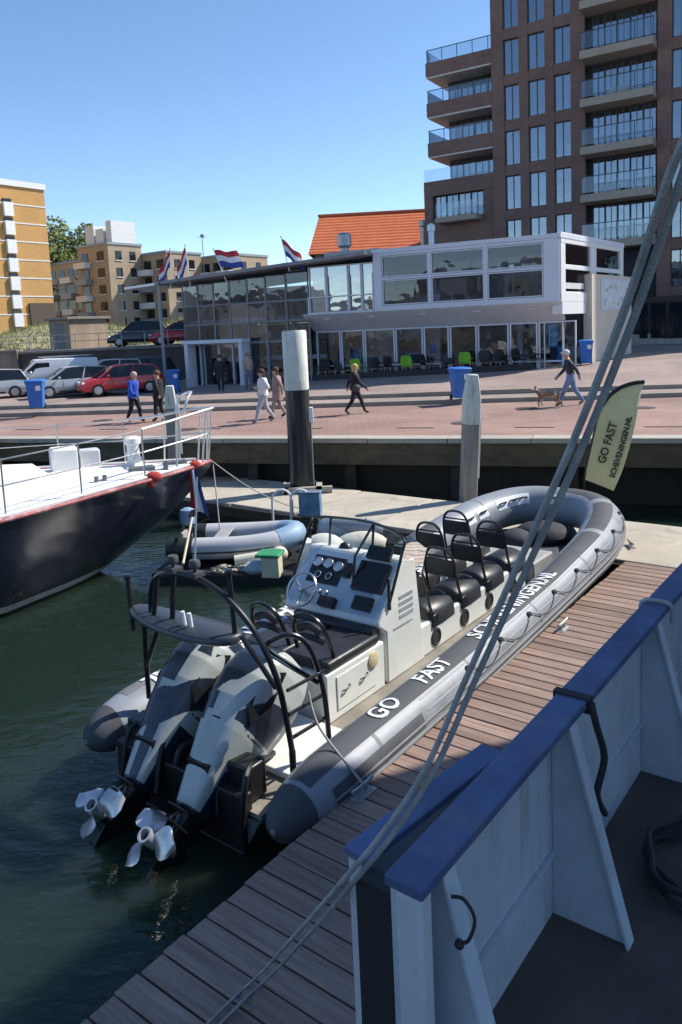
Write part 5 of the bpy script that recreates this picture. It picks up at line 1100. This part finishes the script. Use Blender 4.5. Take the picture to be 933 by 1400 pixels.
def pane(x0, x1, z0, z1, y=0., fw=.05, nm='window', gm=None, fm=None, dep=.08):
    m = MB(); m.box(x0, x0+fw, y-dep, y+dep, z0, z1); m.box(x1-fw, x1, y-dep, y+dep, z0, z1); m.box(x0+fw, x1-fw, y-dep+.004, y+dep-.004, z0, z0+fw); m.box(x0+fw, x1-fw, y-dep+.004, y+dep-.004, z1-fw, z1)
    f = m.build(nm, fm or M_FR, pav, smooth=False)
    MB().add([(x0+fw, y, z0+fw), (x1-fw, y, z0+fw), (x1-fw, y, z1-fw), (x0+fw, y, z1-fw)], [(0, 1, 2, 3)]).build('pane', gm or M_GLASS, f, smooth=False); return f
# upper box front: wall pieces round six windows
cols = ((11.72, 14.02), (14.16, 16.62), (16.78, 19.22)); rows = ((5.42, 6.58), (6.72, 7.70))
m = MB(); m.box(11.3, 11.70, -.1, .15, 5.2, 7.85); m.box(19.24, 19.92, -.1, .15, 5.2, 7.85); m.box(11.70, 19.24, -.1, .15, 5.2, 5.40); m.box(11.70, 19.24, -.1, .15, 7.72, 7.85); m.box(11.70, 19.24, -.096, .15, 6.60, 6.70)
for a, b in zip(cols, cols[1:]): m.box(a[1]+.01, b[0]-.01, -.098, .15, 5.40, 7.72)
m.build('upper_facade', M_FR, pav, smooth=False)
for x0, x1 in cols:
    for z0, z1 in rows: pane(x0, x1, z0, z1)
# right hand side wall, built in its own direction
def sw(t, d, z): return (19.92+t*SX+d*SY, t*SY-d*SX, z)
def sbox(t0, t1, d0, d1, z0, z1, nm, mt_, par=pav):
    m = MB(); m.add([sw(t, d, z) for z in (z0, z1) for d in (d0, d1) for t in (t0, t1)], [(0, 2, 3, 1), (4, 5, 7, 6), (0, 1, 5, 4), (2, 6, 7, 3), (0, 4, 6, 2), (1, 3, 7, 5)]); return m.build(nm, mt_, par, smooth=False)
M_SW = mat('white_side_panel', (.72, .72, .70), .5, var=.05)
sbox(.0, 8.4, -.12, .06, 7.66, 8.10, 'side_fascia', M_SW); sbox(.0, .5, -.12, .05, 5.2, 7.655, 'corner_panel', M_SW); sbox(3.6, 4.4, -.12, .045, 5.2, 7.655, 'side_post', M_SW); sbox(7.85, 8.4, -.12, .05, 5.2, 7.655, 'side_post', M_SW)
sbox(.5, 8.4, -.12, .04, 6.56, 6.72, 'side_rail', M_SW); sbox(.0, 3.6, -.12, .052, 5.15, 5.55, 'side_rail', M_SW)
for t0, t1, z0, z1 in ((.5, 3.6, 6.72, 7.66), (4.4, 7.85, 6.72, 7.66), (.5, 3.6, 5.55, 6.56), (4.4, 7.85, 5.4, 6.56)):
    f = sbox(t0, t1, -.03, -.01, z0, z0+.05, 'window', M_SW); sbox(t0, t1, -.05, -.04, z0+.05, z1, 'pane', M_GLASS, f)
sbox(.62, 2.9, -.035, -.025, 5.72, 5.98, 'sign_strip', mat('sign_white', (.6, .6, .58), .6))
wl_ = sbox(3.05, 8.9, -.1, .30, 1.9, 6.40, 'end_wall', mat('beige_render', (.62, .55, .45), .8, var=.06, scale=1.2, dirt=((.45, .4, .33), 1.5, .4)))
ps = sbox(4.2, 8.5, .305, .33, 4.75, 6.22, 'poster_frame', M_SOFF, wl_); sbox(4.35, 8.35, .332, .336, 4.87, 6.10, 'poster', mat('poster_paper', (.66, .67, .66), .5), ps)
for i in range(16):
    t = random.uniform(4.5, 7.9); z = random.uniform(4.95, 5.85); sbox(t, t+random.uniform(.12, .5), .337, .338+.0004*i, z, z+random.uniform(.05, .22), 'print', [mat('print_blue', (.42, .55, .62), .6), mat('print_sand', (.6, .52, .38), .6), mat('print_green', (.35, .45, .36), .6)][i % 3], ps)
sbox(.1, 3.0, -.4, .05, 4.62, 5.14, 'side_soffit', M_SW)
sg_ = sbox(.9, 1.9, -.9, -.88, 3.2, 4.2, 'door_sign', mat('cyan_sign', (.03, .36, .62), .4)); pane(19.0, 20.4, 1.75, 4.33, 1.16)
# sloping soffit over the recessed ground floor
m = MB(); m.add([(7.4, -.1, 5.16), (19.95, -.1, 5.16), (19.95, 1.05, 4.34), (7.4, 1.05, 4.34), (7.4, -.1, 5.198), (19.95, -.1, 5.198), (19.95, 1.05, 4.42), (7.4, 1.05, 4.42)], [(0, 1, 2, 3), (4, 5, 6, 7), (0, 1, 5, 4), (1, 2, 6, 5), (2, 3, 7, 6), (3, 0, 4, 7)]); so = m.build('soffit', M_SOFF, pav, smooth=False)
for x in (8.6, 11.0, 13.6, 16.2, 18.6): m = MB(); m.lathe([(.16, 4.94), (.16, 4.91)], (x, .22, 0), 12); m.build('spotlight', M_WHITE, so)
gx = (7.5, 8.9, 10.2, 11.84, 13.3, 14.6, 15.95, 17.45, 18.75, 19.9)
for k, (a, b) in enumerate(zip(gx, gx[1:])):
    pane(a+.02, b-.02, 1.78, 4.33, 1.1, .07, 'glass_door' if k in (5, 6) else 'window')
    if k not in (5, 6): MB().box(a+.1, b-.1, 1.04, 1.15, 2.52, 2.58).build('transom', M_FR, pav, smooth=False)
MB().add([(x, y, (1.5 if k == 0 else (2.12 if x < 9 else 2.52))) for k in (0, 1) for x, y in ((6.6, .1), (18.6, .1), (18.6, .35), (6.6, .35))], [(0, 1, 2, 3), (4, 5, 6, 7), (0, 1, 5, 4), (1, 2, 6, 5), (2, 3, 7, 6), (3, 0, 4, 7)]).build('plinth', mat('plinth_black', (.025, .025, .027), .6), pav, smooth=False)
# middle part: upper glass balcony
for a, b in ((7.75, 8.7), (8.72, 9.9), (9.92, 10.6), (10.62, 11.26)): pane(a, b, 5.22, 7.50, .1, .05, 'window', glass_mat('blue_glass', (.35, .45, .6), 1., .3) if 'blue_glass' not in MATS else MATS['blue_glass'])
br_ = MB(); br_.box(7.7, 11.28, -.1, -.06, 5.98, 6.03); br_.box(7.7, 11.28, -.1, -.06, 5.2, 5.25)
for x in (7.72, 8.7, 9.9, 11.2): br_.box(x, x+.06, -.1, -.04, 5.2, 7.0 if x > 8 else 6.0)
br_.build('balcony_rail', M_WHITE_METAL, pav, smooth=False)
# left part: tall curtain wall
lx = (.0, 1.0, 2.0, 3.0, 4.1, 5.2, 6.4, 7.68)
for i, (a, b) in enumerate(zip(lx, lx[1:])):
    zt = 7.05+.3*a/7.7
    for z0, z1 in ((3.95, 4.95), (4.97, 5.95), (5.97, zt)): pane(a+.01, b-.01, z0, z1, .1, .03, 'window', None, M_FRD, .05)
    if i in (0, 3): pane(a+.01, b-.01, 1.65, 3.93, .1, .06, 'glass_door')
    elif i in (1, 2): pane(a+.01, b-.01, 1.65, 3.93, .35, .06, 'glass_door')
    else: pane(a+.01, b-.01, 1.65, 3.93, .1, .05, 'window', None, M_FRD)
m = MB(); m.box(.5, .72, -.75, .0, 1.5, 3.95); m.box(3.9, 4.12, -.75, .0, 1.5, 3.95); m.box(.4, 4.2, -.8, .0, 3.955, 4.15); m.build('entrance_portal', M_FR, pav, bevel=.01)
for x in (-.9,): m = MB(); m.cyl((x, -.7, 1.4), (x, -.7, 7.2), .09, n=10); m.build('roof_post', M_FRD, pav)
# things on the roof
m = MB(); m.lathe([(.22, 7.9), (.22, 8.5), (.36, 8.62), (.36, 9.15), (.28, 9.25), (.1, 9.3)], (8.8, 2.2, 0), 16); m.build('roof_vent', M_GALV, pav)
m = MB(); m.box(8.0, 11.0, 1.4, 2.6, 7.75, 8.28); m.build('roof_unit', mat('unit_grey', (.45, .43, .40), .6), pav, bevel=.02); m = MB(); m.box(5.6, 6.6, 1.2, 2.0, 7.5, 7.95); m.build('roof_unit', M_WHITE, pav, bevel=.03)
m = MB(); m.lathe([(.14, 8.0), (.14, 9.0), (.2, 9.05), (.2, 9.3), (.06, 9.4)], (13.2, 3., 0), 12); m.build('roof_vent', M_WHITE, pav)
m = MB(); m.tube([(1.6, .5, 7.3), (4.6, .5, 7.55)], .05, 6); m.build('roof_pipe', M_FRD, pav)

# flags on the pavilion roof
def roof_flag(label, x, y, z, h, ang, droop, tilt):
    b = pw(x, y, z); o = thing('roof_flag', label, 'flag', b, ang, 'national flags on the pavilion roof'); tx = math.tan(tilt)
    m = MB(); m.cyl((0, 0, -.3), (h*tx, 0, h), .03, .02, 8); m.ell((h*tx, 0, h+.03), (.05, .05, .05), 8, 6); m.build('pole', M_WHITE_METAL, o)
    m = MB(); nx, nz = 12, 9
    for side in (0, 1):
        for i in range(nz+1):
            for j in range(nx+1):
                u_, v_ = j/nx, i/nz; m.v.append((h*tx*(1-.5*v_)+u_*1.25*math.cos(droop), .14*math.sin(u_*7+v_)*u_+side*.008, h-.05-v_*.85-u_*1.25*math.sin(droop)+.05*math.sin(u_*8)))
    n1 = (nx+1)*(nz+1)
    for side in (0, 1):
        for i in range(nz):
            for j in range(nx): q = side*n1+i*(nx+1)+j; m.f.append((q, q+1, q+nx+2, q+nx+1)); m.m.append(i//3)
    m.build('cloth', [M_RED, M_FW, M_BLUE], o, angle=80)
roof_flag('national flag drooping at the left end of the pavilion roof', -.2, -.6, 7.25, 1.75, R(175), R(58), R(-4))
roof_flag('national flag with raised pole just left of the roof point', 1.0, -.5, 7.3, 1.8, R(185), R(66), R(4))
roof_flag('national flag flying out to the right above the curtain wall', 3.3, -.5, 7.35, 1.4, R(-12), R(6), R(-24))
roof_flag('national flag left of the orange roof drooping to the right', 7.0, -.5, 7.65, 1.35, R(-10), R(42), R(-14))
wv = thing('wind_vane', 'thin mast with wind sensor behind the left roof flags', 'mast', pw(-.5, 3.0, 7.3)); m = MB(); m.cyl((0, 0, 0), (0, 0, 2.7), .03, .018, 8); m.build('mast', M_FRD, wv); m = MB(); m.tube([(-.2, 0, 2.65), (.2, 0, 2.65)], .016, 6); m.ell((0, 0, 2.75), (.12, .1, .08)); m.build('sensor', M_FRD, wv)

# terrace furniture
def chair(label, x, y, rz, col, group):
    p_ = pw(x, y, 0); o = thing('terrace_chair', label, 'chair', (p_.x, p_.y, max(1.73, G(p_.x, p_.y))+.0), PA+rz, group); mc = mat('chair_%.2f_%.2f' % col[:2], col, .5)
    m = MB(); m.loft([[(-.25, -.25, .44), (.25, -.25, .44), (.23, .24, .42), (-.23, .24, .42)], [(-.25, -.25, .47), (.25, -.25, .47), (.23, .24, .45), (-.23, .24, .45)]]); m.build('seat', mc, o, bevel=.01)
    m = MB(); m.loft([[(-.26, .22, .45), (.26, .22, .45), (.26, .25, .45), (-.26, .25, .45)], [(-.29, .27, .78), (.29, .27, .78), (.29, .30, .78), (-.29, .30, .78)], [(-.22, .31, .95), (.22, .31, .95), (.22, .33, .95), (-.22, .33, .95)]]); m.build('backrest', mc, o, bevel=.01)
    for s in (-1, 1):
        m = MB(); m.box(s*.27-.02, s*.27+.02, -.2, .27, .62, .66); m.build('armrest', mc, o)
        for yy in (-.2, .22): m = MB(); m.cyl((s*.22, yy, .45), (s*.26, yy*1.1, 0), .018, n=6); m.build('leg', M_GALV, o)
LG = (.22, .55, .03)
chair('lime green terrace chair beyond the blonde walker', 9.9, .72, R(180), LG, 'lime chairs'); chair('lime green terrace chair in the middle of the glass front', 12.6, .72, R(180), LG, 'lime chairs'); chair('lime green terrace chair left of the blue bin', 15.5, .72, R(180), LG, 'lime chairs')
KD = (.02, .02, .022)
for k, x in enumerate((8.0, 8.9, 10.9, 11.7, 13.6, 14.5, 16.4, 17.2, 18.0, 18.7)): chair(('leftmost', 'second', 'third', 'fourth', 'fifth', 'sixth', 'seventh', 'eighth', 'ninth', 'rightmost')[k]+' black terrace chair counted from the left along the glass front', x, .66+.1*(k % 2), R(20*(k % 5)), KD, 'black terrace chairs')

# ------------------------------------------------------------------ brick apartment tower
TA = math.atan2(-.53, .848); TO = Vector((14.7, 56., 0))
tw = thing('apartment_tower', 'dark brown brick apartment tower with glass balconies behind the pavilion', 'building', TO, TA)
M_TB = brick_mat('brown_brick', (.235, .135, .108), (.195, .11, .09), (.14, .108, .095), 1., .44, .16, .85, .014, rot=(R(90), 0, 0), var=.15)  # brick colour lightened and greyed to stand in for haze
M_TSL = mat('balcony_concrete', (.36, .31, .25), .8, var=.1); M_TFR = mat('tower_window_frame', (.06, .062, .07), .5); M_CURT = mat('curtain', (.5, .53, .55), .8, var=.3, scale=2, stretch=(6, 6, .3))
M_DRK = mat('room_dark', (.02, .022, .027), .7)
ZH = [11.72+3.12*k for k in range(-3, 8)]   # window heads
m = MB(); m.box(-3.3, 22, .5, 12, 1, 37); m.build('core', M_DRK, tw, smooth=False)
m = MB(); 
WC = ((-2.40, -1.27), (-.63, .57), (1.19, 2.34)); WR = ((8.80, 9.95), (10.6, 11.75), (12.4, 13.55), (14.2, 15.35))
edges = [-3.30]+[v for c in WC for v in c]+[3.30]
for a, b in zip(edges[::2], edges[1::2]): m.box(a, b, 0, .52, 1, 37)
for z in ZH:
    for c in WC: m.box(c[0], c[1], .03, .5, z, z+.72)
m.build('brick_facade', M_TB, tw, smooth=False)
m = MB(); edges = [7.95]+[v for c in WR for v in c]+[22.]
for a, b in zip(edges[::2], edges[1::2]): m.box(a, b, -.25, .52, 1, 37)
for z in ZH:
    for c in WR: m.box(c[0], c[1], -.2, .5, z, z+.72)
m.build('brick_facade', M_TB, tw, smooth=False)
wf = MB(); W_ = 1.14; H_ = 2.38
wf.box(0, .06, 0, .08, 0, H_); wf.box(W_-.06, W_, 0, .08, 0, H_); wf.box(.06, W_-.06, .002, .078, 0, .06); wf.box(.06, W_-.06, .002, .078, H_-.06, H_); wf.box(.53, .6, .004, .076, .06, H_-.06)
wfm = wf.mesh('window', M_TFR, smooth=False); wpm = MB().box(.06, W_-.06, .03, .045, .06, H_-.06).mesh('pane', M_TGLASS, smooth=False); slm = MB().box(-.03, W_+.03, -.12, .04, -.07, -.004).mesh('sill', M_TFR, smooth=False)
cum = [MB().box(.06, .06+w_, .16, .19, .06, H_-.06).mesh('curtain', M_CURT, smooth=False) for w_ in (.35, .5, 1.0)]
for grp, y in ((WC, .22), (WR, -.02)):
    for z in ZH:
        if z > 33: continue
        for c in grp:
            f = inst('window', wfm, tw, (c[0], y, z-H_), scale=((c[1]-c[0])/W_, 1, 1)); inst('pane', wpm, f); inst('sill', slm, f)
            if random.random() < .55: inst('curtain', random.choice(cum), f, (random.choice((0, .1, .45)) if True else 0, 0, 0) if False else (0, 0, 0))
# recessed balconies between the brick piers
for k, z in enumerate((9.0, 12.1, 15.2, 18.25, 21.3, 24.4, 27.5, 30.6)):
    b = MB().box(3.34, 7.9, -1.5, .5, z, z+.5).build('balcony', M_TSL, tw, smooth=False)
    MB().box(3.36, 7.9, -1.42, -1.40, z+.62, z+1.62).build('railing_glass', M_RGLASS, b, smooth=False)
    m = MB(); m.box(3.36, 7.9, -1.44, -1.38, z+1.63, z+1.68)
    for x in (3.38, 4.5, 5.65, 6.75, 7.85): m.box(x, x+.04, -1.45, -1.38, z+.5, z+1.63)
    m.build('railing', M_TFR, b, smooth=False)
    for q in range(5):
        x0 = 3.75+q*.82; f = inst('window', wfm, b, (x0, .28, z+.52), scale=(.78/W_, 1, 2.5/H_)); inst('pane', wpm, f)
        if random.random() < .8: inst('curtain', random.choice(cum), f)
    if k in (1, 3): MB().box(4.2+k*.3, 5.4+k*.3, -.9, -.3, z+.5, z+1.05).build('balcony_furniture', MATS['grey_white'], b, bevel=.02)
m = MB(); m.box(3.34, 7.9, -.35, .5, 21.9, 24.35) if False else None
# stepped wing with balconies on the left
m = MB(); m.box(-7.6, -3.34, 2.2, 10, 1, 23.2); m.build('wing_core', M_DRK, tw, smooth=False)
m = MB(); m.box(-9.0, -3.34, .25, 9, 1, 12.4); m.box(-9.0, -3.34, .25, 9, 14.2, 15.3); m.box(-9.0, -8.3, .25, 9, 12.4, 14.2); m.box(-4.2, -3.34, .3, 9, 12.4, 14.2); m.build('wing_base', M_TB, tw, smooth=False)
for q in range(4): f = inst('window', wfm, tw, (-8.25+q*1.0, .6, 10.4+2.05), scale=(.95/W_, 1, 1.7/H_)); inst('pane', wpm, f)
b = MB().box(-7.6, -4.3, -.9, .24, 12.0, 12.4).build('balcony', M_TSL, tw, smooth=False); MB().box(-7.55, -4.35, -.86, -.84, 12.5, 13.4).build('railing_glass', M_RGLASS, b, smooth=False)
for z in (17.0, 19.9, 22.8):
    b = MB().box(-8.5, -3.34, .1, 5, z+.12, z+1.1).build('balcony', M_TB, tw, smooth=False); MB().box(-8.45, -3.34, .15, 5, z, z+.115).build('underside', mat('white_soffit', (.6, .58, .55), .7), b, smooth=False)
    for q in range(4): f = inst('window', wfm, b, (-7.5+q*1.04, 2.1, z-2.0), scale=(1./W_, 1, 2.0/H_)); inst('pane', wpm, f); inst('curtain', cum[2], f) if random.random() < .5 else None
    MB().box(-8.4, -3.4, .2, .22, z+1.12, z+2.0).build('railing_glass', M_RGLASS, b, smooth=False); MB().box(-8.42, -8.40, .2, 4.5, z+1.12, z+2.0).build('railing_glass', M_RGLASS, b, smooth=False)
    m = MB(); m.box(-8.44, -3.4, .19, .24, z+2.0, z+2.05)
    for x in (-8.43, -7.2, -6., -4.8, -3.6): m.box(x, x+.04, .18, .23, z+1.1, z+2.0)
    m.build('railing', M_TFR, b, smooth=False)
b = MB().box(-8.95, -3.4, .3, .32, 15.31, 16.2).build('railing_glass', M_RGLASS, tw, smooth=False)
# far right plinth and dark shopfront of the tower
MB().box(-3.3, 22, -1.2, -.26, 1.5, 5.6).build('podium', mat('podium_dark', (.05, .035, .03), .7), tw, smooth=False)
for q in range(10): MB().box(3.4+q*1.1, 4.3+q*1.1, -1.25, -1.205, 2.9, 5.2).build('shop_window', M_CG, tw, smooth=False)
st = thing('stone_steps', 'low pale stone ledge before the tower at far right', 'ledge', (20.5, 51.5, G(20.5, 51)), R(-30)); MB().box(-2.6, 2.6, -.5, .5, 0, .7).build('ledge', M_CONC, st, bevel=.03); MB().box(-2.7, 2.7, -.9, -.51, 0, .35).build('step', M_CONC, st, bevel=.02)

# ------------------------------------------------------------------ orange roofed house
oh = thing('orange_roof_house', 'house with large orange tiled roof behind the pavilion', 'house', (3, 66, 0), R(-4))
MB().box(-4.6, 6.5, 0, 10, 1.5, 10.9).build('wall', brick_mat('house_brick', (.25, .12, .08), (.2, .1, .07), (.2, .17, .15), 1.), oh, smooth=False)
M_TILE = mat('orange_tile', (.66, .17, .06), .75, var=.12, scale=1.2)
m = MB(); m.add([(-5.1, -.5, 10.75), (7.0, -.5, 10.75), (6.6, 5, 14.6), (-4.5, 5, 14.6), (7.0, 10.5, 10.75), (-5.1, 10.5, 10.75)], [(0, 1, 2, 3), (3, 2, 4, 5), (0, 3, 5), (1, 4, 2)]); rf_ = m.build('roof', M_TILE, oh, smooth=False)
for k in range(13):     # tile courses
    t = (k+.5)/13; m = MB(); a = Vector((-5.1, -.5, 10.75)).lerp(Vector((-4.5, 5, 14.6)), t); b = Vector((7.0, -.5, 10.75)).lerp(Vector((6.6, 5, 14.6)), t); a2 = a+Vector((0, -.02, .03)); b2_ = b+Vector((0, -.02, .03))
    m.tube([a2, b2_], .018, 5); m.build('tile_course', M_TILE, rf_)
MB().box(-4.6, 6.7, 4.85, 5.15, 14.55, 14.75).build('ridge', M_TILE, rf_)
m = MB(); m.lathe([(.28, 9.6), (.28, 12.4), (.38, 12.5), (.38, 12.9), (.2, 13.0)], (4.6, -1.0, 0), 12); m.build('flue', M_GALV, rf_)

# ------------------------------------------------------------------ orange brick flats at far left
of = thing('orange_brick_flats', 'tall sunlit orange brick block of flats at the left edge', 'building', (-45.2, 125, 0), math.atan2(.8, .6))
MB().box(-34, 0, 0, 16, 2, 28.2).build('wall', brick_mat('orange_brick', (.56, .31, .10), (.50, .27, .09), (.45, .3, .14), 1., .6, .2, .85, .01, rot=(R(90), 0, 0), var=.08), of, smooth=False); MB().box(-34.2, .2, -.25, 16.2, 28.21, 29.1).build('parapet', M_SW, of, smooth=False)
bnd = MB().box(-34, 0.02, -.06, .0, -.09, .09).mesh('floor_band', M_SW, smooth=False)
for k in range(9): inst('floor_band', bnd, of, (0, -.004, 3.3+k*2.78))
bal = MB().box(-.75, .75, -.5, 0, 0, 2.05).mesh('balcony', M_WHITE, smooth=False); bw = MB().box(-.72, .72, -.12, -.004, 2.06, 2.6).mesh('window', M_CG, smooth=False)
for xc in (-6.5, -17.5):
    for k in range(8): b = inst('balcony', bal, of, (xc, -.01, 4.2+k*2.78)); inst('window', bw, b)
MB().box(-4.4, .03, -.35, -.07, 2, 10.6).build('shadow_block', mat('shadow_brown', (.10, .075, .05), .8), of, smooth=False)  # thin dark slab standing in for the shadow on the lower facade

# ------------------------------------------------------------------ beige flats
M_BB = brick_mat('beige_brick', (.43, .32, .20), (.39, .29, .18), (.35, .28, .2), 1., .6, .2, .85, .01, rot=(R(90), 0, 0), var=.1)
M_PALE = mat('pale_cladding', (.68, .68, .66), .7)
def flats(label, x, y, w, dpt, h, rz, nb, tops=(), side=True):
    o = thing('beige_flats', label, 'building', (x, y, 0), rz, 'beige brick flats behind the dune')
    MB().box(-w, 0, 0, dpt, 2, h).build('wall', M_BB, o, smooth=False); MB().box(-w-.15, .15, -.15, dpt+.15, h+.004, h+.4).build('parapet', M_FRD, o, smooth=False)
    nf = int((h-4)/2.8)
    for k in range(nf):
        z = h-2.5-k*2.8
        for q in range(nb):
            wx = -w+(q+.5)*w/nb
            wi = MB().box(wx-.9, wx+.9, -.08, -.004, z, z+1.5).build('window', M_CG, o, smooth=False); MB().box(wx-1.0, wx+1.0, -.16, -.085, z-.18, z-.02).build('sill', M_PALE, wi, smooth=False)
            if q % 2 == 0: MB().box(wx-1.6, wx+1.6, -1.4, -.17, z-1.1, z-.1).build('balcony', M_FRD if k % 2 else M_PALE, o, smooth=False)
        if side:
            for q in range(2):
                wy = dpt*(.3+.42*q); wi = MB().box(.004, .07, wy-.6, wy+.6, z, z+1.5).build('window', M_CG, o, smooth=False); MB().box(.072, .14, wy-.7, wy+.7, z-.16, z-.02).build('sill', M_PALE, wi, smooth=False)
    for a, b, c, d_ in tops: MB().box(a, b, 1, dpt-1, h+.41, h+d_).build('lift_house', M_PALE, o, smooth=False)
FR = math.atan2(-.6, .8)
flats('beige brick flats with white lift houses on the roof', -37.6, 131, 8.5, 7, 20.2, FR, 2, ((-7.2, -4.8, 0, 3.6), (-4.3, -2.2, 0, 2.9), (-1.4, .0, 0, 4.)))
flats('lower balconied wing of the beige flats beside the orange block', -44.0, 138, 11, 9, 18.3, FR, 4)
flats('beige brick flats directly behind the left roof flags', -28.4, 133, 6.5, 8, 18.6, FR, 2)
flats('beige brick flats furthest right, mostly behind the pavilion', -17.5, 136, 8.0, 9, 18.0, FR, 3)
# tree behind the orange block
tr = thing('bushy_tree', 'bushy green tree between the orange block and the beige flats', 'tree', (-51.5, 150, 2))
tr.scale = (1.25, 1.25, 1.08)
m = MB(); m.tube([(0, 0, 0), (.2, 0, 8), (0, .2, 16)], [.6, .45, .25], 8)
for a in range(7): an = a*.9; m.tube([(.1, 0, 8+a*.8), (3*math.cos(an), 3*math.sin(an), 13+a)], [.2, .06], 6)
m.build('trunk', mat('bark', (.09, .07, .05), .9), tr)
m = MB(); cl_ = [(random.gauss(0, 3.6), random.gauss(0, 3), random.uniform(11, 21.5), random.uniform(1.2, 2.3)) for _ in range(46)]
for cx, cy, cz_, cr2 in cl_:
    for _ in range(190):
        v = Vector((random.gauss(0, 1), random.gauss(0, 1), random.gauss(0, 1))).normalized()*cr2*random.uniform(.6, 1.05); p_ = Vector((cx, cy, cz_))+v
        a = Vector((random.gauss(0, 1), random.gauss(0, 1), random.gauss(0, 1))).normalized()*.26; b = a.orthogonal().normalized()*.2; k = len(m.v)
        m.v += [tuple(p_-a), tuple(p_+b), tuple(p_+a), tuple(p_-b)]; m.f.append((k, k+1, k+2, k+3)); m.m.append(random.randint(0, 1))
m.build('crown', [mat('leaf_a', (.11, .15, .035), .7), mat('leaf_b', (.16, .2, .045), .7)], tr, smooth=False)
